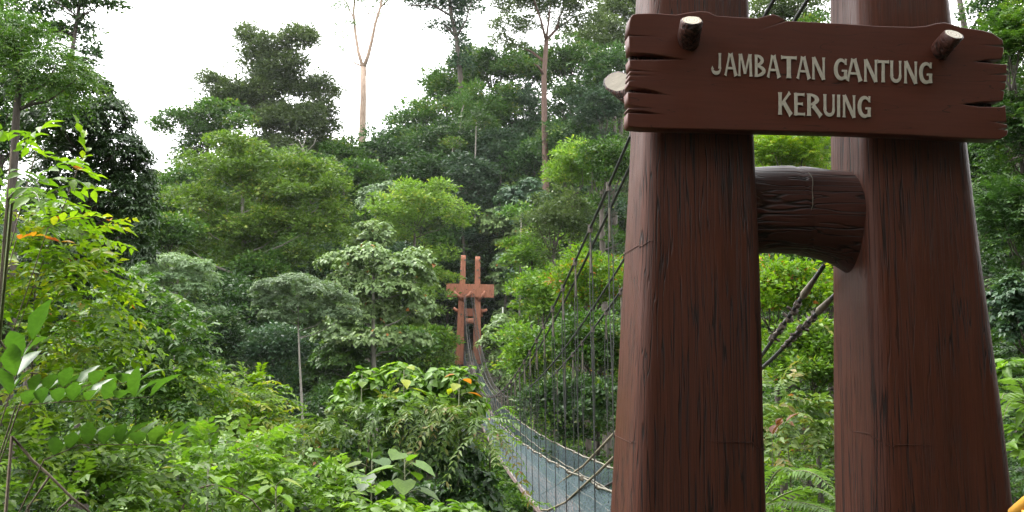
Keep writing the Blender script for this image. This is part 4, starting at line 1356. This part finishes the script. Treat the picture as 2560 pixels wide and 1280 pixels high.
# ------------------------------------------------------------------ foreground shrubs
SHR = [
    ('yellow_green_shrub', 'tall yellow-green shrub of arching leafy twigs at the trailside', 6.6, 'spray', 'lf_yellow', 26, 'rhomb',
     [(50, 560, 110, 80), (40, 680, 110, 90), (150, 620, 90, 60), (120, 740, 130, 80), (215, 690, 90, 46), (60, 840, 120, 80), (170, 850, 120, 70), (245, 780, 80, 50), (60, 970, 120, 80), (200, 950, 90, 60)], dict(pairs=8, dens=.62, aspect=.44, droop=.5)),
    ('yellow_leaf_branch_shrub', 'shrub with big yellow-green leaves in front of the dark broadleaf tree', 5.2, 'spray', 'lf_yellow', 44, 'oval',
     [(20, 330, 50, 50), (30, 420, 60, 60), (60, 480, 50, 40)], dict(pairs=5, dens=.55, aspect=.42, droop=.4)),
    ('climber_clad_shrub', 'tall climber-clad thicket with small glossy leaves below the umbrella tree', 12.5, 'spray', 'lf_mid', 17, 'rhomb',
     [(330, 740, 60, 50), (385, 790, 80, 70), (440, 860, 66, 70), (340, 870, 110, 90), (430, 950, 90, 66), (300, 980, 110, 80), (250, 860, 90, 90), (370, 1040, 110, 70), (470, 1010, 50, 50)], dict(pairs=7, dens=.8, aspect=.46, droop=.6)),
    ('sunlit_shrub', 'yellow-tipped bushy shrub in front of the slender pale trunk', 15, 'spray', 'lf_yellow', 16, 'rhomb',
     [(500, 965, 60, 40), (590, 985, 80, 44), (560, 1040, 120, 60), (655, 1015, 54, 40), (480, 1080, 100, 60), (620, 1100, 100, 50)], dict(pairs=7, dens=.8, aspect=.46, droop=.5)),
    ('trailside_shrub', 'bright small-leaved shrub at the bottom of the trailside bank', 6.0, 'spray', 'lf_light', 27, 'rhomb',
     [(110, 1120, 150, 80), (50, 1220, 140, 90), (230, 1200, 130, 74), (340, 1165, 110, 60), (330, 1255, 130, 66), (150, 1290, 200, 60)], dict(pairs=7, dens=.62, aspect=.46, droop=.5)),
    ('mixed_shrub', 'mid-green shrub with upright leafy shoots between the two trailside thickets', 8.2, 'spray', 'lf_light', 26, 'rhomb',
     [(480, 1180, 110, 66), (600, 1165, 120, 60), (560, 1250, 140, 66), (720, 1225, 110, 60), (450, 1265, 100, 56), (680, 1290, 160, 50), (800, 1270, 90, 50)], dict(pairs=6, dens=.62, aspect=.46, droop=.35, up=.5)),
    ('drooping_leaf_shrub', 'wide shrub with layers of drooping bronze-tipped leaflets beside the footbridge', 12.0, 'spray', 'lf_red', 17, 'rhomb',
     [(880, 1062, 90, 26), (980, 1040, 90, 26), (1070, 1045, 90, 26), (1150, 1062, 70, 26), (1195, 1085, 46, 26), (800, 1095, 80, 30), (710, 1130, 80, 34), (620, 1150, 80, 34), (760, 1160, 110, 34), (560, 1120, 60, 30)],
     dict(pairs=12, dens=.85, aspect=.36, droop=1.1, low=-.1, gap=.5, side=.75)),
    ('round_leaf_shrub', 'round-leaved shrub with some yellow and orange leaves topping the thicket by the bridge', 13.0, 'whorl', 'lf_light', 23, 'oval',
     [(895, 975, 50, 30), (925, 945, 40, 30), (1000, 935, 44, 34), (1050, 975, 60, 36), (1100, 945, 40, 26), (1150, 960, 50, 46), (1175, 1010, 40, 34), (1040, 1010, 100, 30), (950, 1005, 80, 30), (860, 1010, 40, 24)], dict(per=5, dens=.75, aspect=.7, droop=.3)),
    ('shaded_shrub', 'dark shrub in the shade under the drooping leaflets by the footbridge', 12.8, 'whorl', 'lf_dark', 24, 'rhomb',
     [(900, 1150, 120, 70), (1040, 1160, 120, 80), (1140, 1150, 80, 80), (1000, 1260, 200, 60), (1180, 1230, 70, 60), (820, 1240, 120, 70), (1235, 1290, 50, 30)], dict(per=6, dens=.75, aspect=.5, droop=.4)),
    ('low_fern_shrub', 'fringe of small-leaved creepers hanging along the bridge edge', 13.0, 'spray', 'lf_light', 15, 'rhomb',
     [(1210, 1060, 34, 40), (1225, 1120, 30, 40), (1232, 1180, 34, 40), (1255, 1240, 34, 34), (1290, 1275, 30, 20)], dict(pairs=9, dens=.6, aspect=.34, droop=.9)),
    ('front_shrub', 'light shrub of broad leaves at the bottom between the thickets', 8.0, 'whorl', 'lf_light', 34, 'oval',
     [(980, 1290, 140, 40), (1130, 1300, 110, 40), (860, 1300, 80, 40)], dict(per=5, dens=.55, aspect=.5, droop=.3)),
    ('gap_shrub', 'reddish-tipped shrub low between the posts of the near tower', 11.0, 'spray', 'lf_red', 22, 'rhomb',
     [(1960, 1060, 80, 60), (2050, 1080, 80, 60), (1990, 1150, 100, 60), (2080, 1170, 80, 60), (1930, 1000, 60, 40)], dict(pairs=6, dens=.7, aspect=.46)),
    ('bright_leaf_shrub', 'bright broad-leaved shrub right of the tower foot', 10.0, 'whorl', 'lf_light', 46, 'oval',
     [(2545, 920, 40, 40), (2570, 1000, 50, 50), (2560, 1120, 50, 60)], dict(per=6, dens=.8, aspect=.42, droop=.2)),
]
for nm, lb, Y, gn, mt, lp, tp, lst, kw in SHR:
    lob = px_lobes(lst, Y, SEED[0], .8)
    kw['dens'] *= 1.7
    tree(nm, lb, lob, lp * 1.12 * Y / FPX, gn, mt, 'twig', tpl=tp, cat='shrub', trunk_r=.016, trunk_kw=dict(max_limbs=12, sides=5), sm=(tp == 'oval'), **kw)


# single leafy branches and plants that stand out -----------------
def leafy_branch(name, label, cat, stem_px, Y, leaf_px, n, mat, tpl='oval', aspect=.48, up=.4, seed=0, stem_r=.0034, tilt=.9, base_drop=True, tint=(.4, .15), dYend=0.0, group=None):
    """one branch: traced stem with two rows of large leaves"""
    rng = np.random.default_rng(seed + 900)
    pts = [at(x, y, Y + dYend * i / (len(stem_px) - 1)) for i, (x, y) in enumerate(stem_px)]
    g = pts[0].copy()
    if stem_px[0][0] < 300: g[0] = at(-170, 900, Y)[0]
    g[2] = terrain(g[0], g[1])
    root = empty(name, g)
    tag(root, label, cat, group)
    b = MB()
    full = [p - g for p in pts]
    if base_drop: full = [np.array([0, 0, -.1]), full[0] * np.array([.5, .5, .6])] + full
    b.tube(full, np.linspace(stem_r * 1.2, stem_r * .6, len(full)), 6)
    link('stem', b.mesh('stem', True), M['twig'], root)
    # resample the traced part
    seg = np.array([p - g for p in pts]); cum = np.concatenate([[0], np.cumsum(np.linalg.norm(np.diff(seg, axis=0), axis=1))])
    ts = np.linspace(.08, 1, n) * cum[-1]
    P_ = np.stack([np.interp(ts, cum, seg[:, k]) for k in range(3)], -1)
    T_ = norm(np.gradient(P_, axis=0))
    L0 = leaf_px * Y / FPX
    for i in range(n):
        for sg in ((-1, 1) if i < n - 1 else (0,)):
            sd = norm(np.cross(T_[i], UP))
            d = sd * sg * tilt + T_[i] * (.55 if sg else 1) + UP * up * rng.uniform(.3, 1.3) + rng.normal(0, .12, 3)
            nr = UP * 1.0 - sd * sg * .1 - T_[i] * .35 + rng.normal(0, .2, 3)
            me = leaf_mesh('leaf', P_[i][None] * 0, d[None], nr[None], np.array([L0 * rng.uniform(.75, 1.15)]), np.array([L0 * aspect * rng.uniform(.85, 1.15)]), np.array([rng.normal(*tint)]), tpl, True)
            link('leaf', me, M[mat], root, P_[i])


leafy_branch('broad_leaf_branch', 'long branch with two rows of big glossy leaves reaching out of the trailside shrub', 'branch', [(40, 1015), (150, 1005), (260, 1000), (375, 992)], 4.2, 84, 9, 'lf_big', seed=1, up=.9)
leafy_branch('broad_leaf_branch', 'shorter branch of big glossy leaves just above the long one', 'branch', [(60, 985), (160, 968), (250, 962), (345, 955)], 4.5, 74, 8, 'lf_big', seed=2, up=.9)
leafy_branch('broad_leaf_branch', 'low branch of big backlit leaves over the bottom trailside shrub', 'branch', [(110, 1150), (200, 1112), (300, 1112), (430, 1112)], 4.4, 80, 8, 'lf_big', seed=3, up=1.3)
leafy_branch('broad_leaf_branch', 'upright shoot with large dark glossy leaves at the trailside edge', 'branch', [(20, 1000), (40, 940), (60, 880), (80, 850)], 4.4, 110, 4, 'lf_big', seed=4, up=.5)
leafy_branch('yellow_leaf_branch', 'thin branch of yellow-green oval leaves against the dark broadleaf tree', 'branch', [(90, 380), (140, 400), (190, 420), (240, 440)], 6.2, 36, 8, 'lf_yellow', seed=5, tint=(.75, .15))
leafy_branch('yellow_leaf_branch', 'thin branch of yellowing leaves with orange ones lower against the dark tree', 'branch', [(120, 570), (180, 545), (240, 540), (295, 560)], 6.0, 40, 8, 'lf_yellow', seed=6, tint=(.82, .13))
leafy_branch('yellow_leaf_branch', 'upright spray of yellow-green leaves highest against the dark tree', 'branch', [(195, 420), (215, 380), (205, 340), (195, 315)], 6.4, 34, 7, 'lf_yellow', seed=7, tint=(.7, .15))
leafy_branch('orange_leaf_branch', 'small twig of orange dying leaves in the trailside shrub', 'branch', [(40, 600), (90, 590), (150, 605)], 6.0, 34, 4, 'lf_orange', seed=8, tint=(.4, .3))
leafy_branch('orange_leaf_branch', 'twig of rusty orange leaves between the tower posts', 'branch', [(1930, 1090), (1945, 1065), (1965, 1055)], 9.5, 44, 3, 'lf_rust', seed=9, tint=(.7, .2))


def big_leaf_plant(name, label, px, py, Y, leaf_px, n, mat, tpl, seed, stem_h, aspect=.85, droop=.25, tint=(.6, .2), r=.010):
    rng = np.random.default_rng(seed + 70)
    top = at(px, py, Y)
    g = np.array([top[0], top[1], float(terrain(top[0], top[1]))])
    root = empty(name, g); tag(root, label, 'plant')
    b = MB()
    h = top - g
    b.tube([np.array([0, 0, -.1]), h * np.array([1, 1, .5]) + (.03, .02, 0), h], [r * 1.6, r * 1.2, r * .7], 6)
    stem = link('stem', b.mesh('stem', True), M['green_stem'], root)
    L0 = leaf_px * Y / FPX
    for i in range(n):
        a = i * 2.4 + rng.uniform(-.3, .3)
        zf = i / max(n - 1, 1)
        rd = np.array([math.cos(a), math.sin(a), 0])
        p0 = h - UP * (1 - zf) * stem_h
        pe = p0 + rd * L0 * .45 * (1.2 - .6 * zf) + UP * L0 * .22
        bb = MB(); bb.tube([p0, p0 * .5 + pe * .5 + UP * .01, pe], r * .5, 5)
        link('leaf_stalk', bb.mesh('leaf_stalk', True), M['green_stem'], root)
        d = rd + UP * (-droop - .5 * (1 - zf) * droop + rng.normal(0, .12))
        nr = UP + rd * .35 + rng.normal(0, .15, 3)
        me = leaf_mesh('leaf', np.zeros((1, 3)), d[None], nr[None], np.array([L0 * rng.uniform(.7, 1.1) * (.7 + .4 * (1 - zf))]), np.array([L0 * aspect * rng.uniform(.7, .95)]), np.array([rng.normal(*tint)]), tpl, True)
        link('leaf', me, M[mat], root, pe)


big_leaf_plant('large_leaf_sapling', 'young sapling with large pale heart-shaped leaves in front of the shaded shrub', 1012, 1145, 8.6, 72, 8, 'lf_light', 'heart', 1, .35, tint=(.55, .12))
big_leaf_plant('large_leaf_sapling', 'leafy sapling with lime leaves beside the dead stub in the trailside thicket', 520, 1170, 7.4, 62, 8, 'lf_yellow', 'oval', 2, .35, aspect=.5, tint=(.55, .12))
big_leaf_plant('large_leaf_sapling', 'sapling with round lime leaves low in the thicket', 690, 1215, 7.6, 66, 9, 'lf_light', 'heart', 3, .3, aspect=.62, tint=(.6, .15))
big_leaf_plant('large_leaf_sapling', 'dark big-leaved sapling under the drooping leaflets', 930, 1150, 11.0, 70, 7, 'lf_dark', 'heart', 4, .35, tint=(.7, .15))
big_leaf_plant('round_leaf_plant', 'shoot with round yellow-green leaves standing above the thicket by the bridge', 1010, 925, 12.6, 40, 6, 'lf_yellow', 'oval', 5, .3, tint=(.8, .1))
big_leaf_plant('round_leaf_plant', 'shoot with one orange and several yellow leaves left of the far deck end', 1148, 945, 12.4, 40, 5, 'lf_yellow', 'oval', 6, .25, tint=(.93, .06))
big_leaf_plant('round_leaf_plant', 'shoot with yellow round leaves on the left crest of the thicket by the bridge', 905, 935, 12.8, 36, 6, 'lf_yellow', 'oval', 7, .25, tint=(.8, .1))


# ferns: fronds with separate leaflets ----------------------------
def fern(name, label, fronds, Y, mat='lf_fern', leaflet=.16, seed=0, cat='fern', pairs=26, group=None):
    rng = np.random.default_rng(seed + 300)
    b0 = at(fronds[0][0][0], fronds[0][0][1], Y)
    g = np.array([b0[0], b0[1], float(terrain(b0[0], b0[1]))])
    root = empty(name, g); tag(root, label, cat, group)
    for fi, fr in enumerate(fronds):
        pts = [at(x, y, Y - .25 * i + .12 * fi) - g for i, (x, y) in enumerate(fr)]
        pts = np.array(pts)
        # smooth the traced midrib
        t = np.linspace(0, 1, len(pts)); tt = np.linspace(0, 1, pairs)
        deg = min(2, len(pts) - 1)
        Q = np.stack([np.polyval(np.polyfit(t, pts[:, k], deg), tt) for k in range(3)], -1)
        b = MB()
        b.tube([np.array([0, 0, -.1])] + list(Q) if fi == 0 else [np.array([0, 0, .0]), *Q], np.linspace(.012, .003, pairs + 1), 5)
        rib = link('midrib', b.mesh('midrib', True), M['green_stem'], root)
        T_ = norm(np.gradient(Q, axis=0))
        sd = norm(np.cross(T_, UP + rng.normal(0, .15, 3)))
        nn = np.cross(sd, T_)
        env = np.sin(np.pi * np.clip(tt * .86 + .14, 0, 1)) ** .7
        P_, D_, N_ = [], [], []
        for sg in (-1, 1):
            P_.append(Q); D_.append(sd * sg + T_ * .38 - UP * .12 + rng.normal(0, .06, Q.shape)); N_.append(nn + rng.normal(0, .12, Q.shape))
        L = np.concatenate([env, env]) * leaflet
        me = leaf_mesh('leaflets', np.vstack(P_), np.vstack(D_), np.vstack(N_), L, L * .0 + leaflet * .16, rng.normal(.5, .15, len(L)))
        o = link('leaflets', me, M[mat], rib)


fern('tree_fern', 'arching pale green fern fronds low between the tower posts',
     [[(1900, 1260), (1960, 1180), (2030, 1190), (2095, 1240)], [(1900, 1270), (1960, 1255), (2030, 1262), (2080, 1285)], [(1905, 1265), (1930, 1190), (1975, 1170), (2010, 1215)], [(1900, 1272), (1990, 1225), (2050, 1228), (2110, 1275)]], 9.2, leaflet=.2, seed=1)
fern('climbing_fern', 'small arching ferns spilling over the bridge edge', [[(1225, 1130), (1250, 1115), (1280, 1135)], [(1225, 1165), (1255, 1160), (1285, 1180)], [(1225, 1090), (1250, 1075), (1272, 1085)], [(1235, 1215), (1270, 1205), (1300, 1225)]], 13.2, leaflet=.10, seed=2, pairs=16)
fern('palm_seedling', 'palm fronds right of the tower foot', [[(2570, 1010), (2520, 985), (2505, 1000)], [(2580, 1020), (2530, 1005), (2510, 1050)], [(2580, 1030), (2550, 960), (2530, 950)]], 9.4, leaflet=.22, seed=3, pairs=14)
fern('climbing_fern', 'pinnate drooping fronds at the left in front of the dark broadleaf tree', [[(20, 500), (60, 470), (110, 490)], [(30, 510), (80, 480), (100, 520)]], 5.8, leaflet=.11, seed=4, pairs=12)
fern('climbing_fern', 'fern tuft on the crest of the thicket between sunlit shrub and drooping leaflets', [[(690, 1120), (720, 1075), (745, 1080)], [(690, 1120), (700, 1085), (705, 1065)], [(690, 1120), (665, 1090), (650, 1095)]], 11.0, leaflet=.15, seed=5, pairs=14)

# bare twigs and a dead stub
def bare_stem(name, label, pts, Y, r0, r1, mat='twig', cat='twig', dY=0.0, extra=()):
    P_ = [at(x, y, Y + dY * i) for i, (x, y) in enumerate(pts)]
    g = P_[0].copy(); g[2] = terrain(g[0], g[1])
    root = empty(name, g); tag(root, label, cat)
    b = MB()
    Q = [np.array([0, 0, -.1])] + [p - g for p in P_]
    b.tube(Q, np.linspace(r0, r1, len(Q)), 7)
    link('stem', b.mesh('stem', True), M[mat], root)
    for e in extra:
        b = MB(); b.tube([at(x, y, Y) - g for x, y in e], np.linspace(r1 * 1.2, r1 * .5, len(e)), 5)
        link('side_twig', b.mesh('side_twig', True), M[mat], root)


bare_stem('arching_twig', 'thin brown bare twig arching over the thicket beside the dead stub', [(455, 1270), (480, 1225), (530, 1212), (580, 1222), (630, 1250), (670, 1300)], 7.0, .010, .005)
bare_stem('bare_twig', 'bare brown twig slanting down at the bottom of the trailside', [(30, 1090), (80, 1150), (125, 1190), (180, 1245), (230, 1285)], 4.6, .009, .006, extra=[[(125, 1190), (90, 1240), (60, 1285)], [(180, 1245), (150, 1270), (135, 1290)]])
bare_stem('bare_twig', 'dark thin twig sweeping down from the trailside edge above the big leaves', [(0, 850), (30, 900), (60, 930), (95, 935)], 4.6, .006, .004)
bare_stem('dead_stub', 'dead brown tree stub among the lime leaves of the thicket', [(443, 1290), (448, 1230), (455, 1180)], 8.0, .06, .05, 'bark_brown', 'tree stub')
bare_stem('pale_pole', 'pale grey pole standing right of the far tower', [(1257, 830), (1257, 768)], 92, .09, .08, 'grey_paint', 'pole')
bare_stem('dead_bush', 'leafless pale grey twigs beside the vine-draped tree on the ridge', [(770, 420), (765, 385), (755, 365)], 100, .12, .05, 'bark_grey', 'tree',
          extra=[[(765, 385), (740, 360), (722, 362)], [(760, 375), (745, 348), (735, 345)], [(757, 368), (765, 340), (760, 330)], [(764, 382), (785, 360), (790, 345)], [(762, 380), (735, 375), (715, 378)]])
# yellow handrail end at the very corner
b = MB()
g = at(2570, 1290, 4.2); g[2] = terrain(g[0], g[1])
root = empty('yellow_handrail', g); tag(root, 'end of a yellow-orange pipe handrail right of the tower foot', 'handrail')
b.tube([np.array([0, 0, -.1]), at(2572, 1276, 4.2) - g], .03, 10)
link('upright', b.mesh('upright', True), M['yellow_paint'], root)
b = MB(); b.tube([at(2535, 1284, 4.3) - g, at(2572, 1252, 4.2) - g, at(2640, 1200, 3.9) - g], .03, 10)
link('rail', b.mesh('rail', True), M['yellow_paint'], root)

# ------------------------------------------------------------------ forest filling the slopes
rngf = np.random.default_rng(77)


def proto(name, R_, H, leaf, mat, seed, gen='tuft', cat='tree', n=12, bark='bark_dark', **kw):
    rng = np.random.default_rng(seed)
    lob = auto_lobes(rng, np.array([0, 0, H]), np.array([R_, R_, R_ * .8]), n)
    return lob, dict(leaf=leaf, gen=gen, mat=mat, bark=bark, cat=cat, **kw)


SKY_X = [0, 380, 430, 470, 560, 700, 860, 900, 960, 1050, 1090, 1150, 1300, 1560, 2560]
SKY_Y = [520, 500, 480, 470, 430, 420, 420, 420, 380, 330, 260, 170, 130, 60, 20]


def fits_below_sky(p):
    x, y = proj(p)
    return y > np.interp(x, SKY_X, SKY_Y) + 12


protos = {}
defs = [('far_a', 4.2, 7.2, .36, 'lf_dark', 1, 'dark forest tree'), ('far_b', 4.6, 7.8, .34, 'lf_mid', 2, 'green forest tree'),
        ('far_c', 3.8, 6.6, .33, 'lf_blue', 3, 'bluish forest tree'), ('far_d', 4.0, 6.4, .32, 'lf_olive', 4, 'olive forest tree')]
first = {}


LANDMARKS = [('the far tower', AX1, FAR_Y), ('the pale emergent trunk', -20.8, 122), ('the tall vine-draped tree', -30, 112), ('the shorter vine-draped tree', -37, 104), ('the big light green tree', -19.5, 68),
             ('the thin creeper-clad tree', -6.6, 116), ('the tall reddish trunk', 3.7, 98), ('the slender silvery tree', -10.6, 46), ('the flat-topped umbrella tree', -17, 44), ('the near tower', AX0, NEAR_Y),
             ('the dark broadleaf tree on the left bank', -10, 21), ('the big pale-leaved tree', -7.5, 52), ('the light green tree behind the main cables', 4.5, 62), ('the bright tree behind the hanger wires', 3.1, 34),
             ('the leafy tree beside the board end', 7.5, 15), ('the fine-leaved tree framed by the posts', 11.3, 36), ('the olive crown over the board', 18.5, 60)]


def near_landmark(x, y):
    return min(LANDMARKS, key=lambda l: (l[1] - x) ** 2 + (l[2] - y) ** 2)[0]


def put(key, x, y, s, rz, sz=1.0):
    R_, H, leaf, mat, seed, lab = protos[key]
    g = np.array([x, y, float(terrain(x, y))])
    if key not in first:
        rng = np.random.default_rng(seed)
        lob = auto_lobes(rng, g + np.array([0, 0, H]), np.array([R_, R_, R_ * 1.0]), 13, .42, g[2] + .5 if R_ > 2.5 else None)
        o = tree('forest_tree' if R_ > 2.5 else 'undergrowth_shrub', lab, lob, leaf, 'tuft', mat, 'bark_dark', base=g, dens=.85, cat='tree' if R_ > 2.5 else 'shrub', group='forest trees covering the slopes' if R_ > 2.5 else 'undergrowth shrubs on the ravine sides')
        first[key] = o
    else:
        o = copy_tree(first[key], g, rz, (s, s, s * sz))
    if first[key] is o: o.scale = (s, s, s * sz)
    o['label'] = lab + ' near ' + near_landmark(x, y)
    return o


for k_, *v in defs: protos[k_] = tuple(v)
count = 0
for yy in np.arange(84, 172, 7.5):
    for xx in np.arange(-yy * .80, yy * .82, 6.6):
        x = xx + rngf.uniform(-2.2, 2.2); y = yy + rngf.uniform(-2.5, 2.5)
        if abs(x - axis_x(y)) < 6.5 and y < 99: continue
        key = ['far_a', 'far_b', 'far_c', 'far_d', 'far_a'][rngf.integers(0, 5)]
        s = rngf.uniform(.75, 1.2); sz = rngf.uniform(.85, 1.2)
        R_, H = protos[key][0], protos[key][1]
        top = np.array([x, y, float(terrain(x, y)) + (H + R_ * .9) * s * sz])
        if not fits_below_sky(top):
            s *= .62
            top = np.array([x, y, float(terrain(x, y)) + (H + R_ * .9) * s * sz])
            if not fits_below_sky(top): continue
        px, py = proj(top)
        if px < -500 or px > 3000: continue
        if y > 105 and rngf.uniform() < .25: continue
        put(key, x, y, s, rngf.uniform(0, 6.28), sz); count += 1

# shrubs on the ravine sides
for k_, *v in [('sh_a', 1.7, 1.5, .20, 'lf_mid', 11, 'green undergrowth shrub'), ('sh_b', 1.5, 1.4, .19, 'lf_dark', 12, 'dark undergrowth shrub'), ('sh_c', 1.6, 1.6, .20, 'lf_light', 13, 'light green undergrowth shrub')]:
    protos[k_] = tuple(v)
ns = 0
for yy in np.concatenate([np.arange(12, 50, 3.8), np.arange(51, 92, 4.6)]):
    for xx in np.arange(-yy * .80, yy * .80, 3.0 + yy * .036):
        x = xx + rngf.uniform(-1, 1); y = yy + rngf.uniform(-1.4, 1.4)
        g = float(terrain(x, y))
        s = rngf.uniform(.7, 1.25) * (.6 + .4 * min(1, y / 30))
        if y > 50: s *= 1.25
        if abs(x - axis_x(y)) < 1.2 + 1.6 * s and g + 3.1 * s > deck_z(y) - .3: continue
        px, py = proj((x, y, g + 2.8 * s))
        if px < -450 or px > 2950 or py > 1500 or ns >= 300: continue
        if y < 46 and 715 < px < 835 and py < 1100: continue
        key = ['sh_a', 'sh_b', 'sh_c', 'sh_b', 'sh_a'][rngf.integers(0, 5)]
        put(key, x, y, s, rngf.uniform(0, 6.28)); ns += 1

# the wood behind the viewer that keeps daylight off the front of the tower
nb = 0
for (x, y, s) in ((-3, -9, 1.3), (4, -8, 1.3), (10, -6, 1.3), (15, -1, 1.3), (0, -16, 1.7), (9, -15, 1.7), (-9, -17, 1.6), (18, -10, 1.6), (20, 5, 1.4), (12, 1.5, 1.0), (5, -22, 2.0), (-6, -26, 2.0), (17, -21, 2.0)):
    put(['far_a', 'far_b', 'far_c'][nb % 3], x, y, s, nb * 1.7, 1.0)['label'] = 'tall forest tree of the wood behind the trail'
    nb += 1

# ground cover: leaf litter and seedlings nobody could count
def ground_cover():
    rng = np.random.default_rng(3)
    n = 36000
    y = 6 + 110 * rng.uniform(0, 1, n) ** 1.2
    x = rng.uniform(-.66, .66, n) * y
    keep = ~((np.abs(x - axis_x(y)) < 1.6) & (y < 10))
    x, y = x[keep], y[keep]; n = len(x)
    z = terrain(x, y) + rng.uniform(.0, .45, n)
    P = np.stack([x, y, z], -1)
    D = rng.normal(0, 1, (n, 3)); D[:, 2] = rng.uniform(-.3, .5, n)
    N = rng.normal(0, .35, (n, 3)); N[:, 2] += 1
    L = (.10 + .0036 * y) * rng.uniform(.7, 1.4, n)
    me = leaf_mesh('ground_cover', P, D, N, L, L * .5, rng.uniform(0, 1, n))
    o = link('ground_cover', me, M['lf_mid'])
    tag(o, 'low seedlings and creeping leaves covering the forest floor', kind='stuff')


ground_cover()
tot = sum(len(me.polygons) for me in bpy.data.meshes if me.attributes.get('tint'))
print('leaf tris', tot, 'forest', count, 'shrubs', ns, 'objects', len(bpy.data.objects))

# thin humid air that pales the far trees
b = MB(); b.box((0, 100, 30), (1040, 1060, 110))
hz = b.mesh('haze')
hm = bpy.data.materials.new('haze'); hm.use_nodes = True
hm.node_tree.nodes.clear()
pv = hm.node_tree.nodes.new('ShaderNodeVolumePrincipled')
pv.inputs['Color'].default_value = (.93, .96, 1, 1)
pv.inputs['Density'].default_value = .0001
ho = hm.node_tree.nodes.new('ShaderNodeOutputMaterial')
hm.node_tree.links.new(pv.outputs['Volume'], ho.inputs['Volume'])
tag(link('haze', hz, hm), 'thin pale humid air over the ravine', kind='stuff')
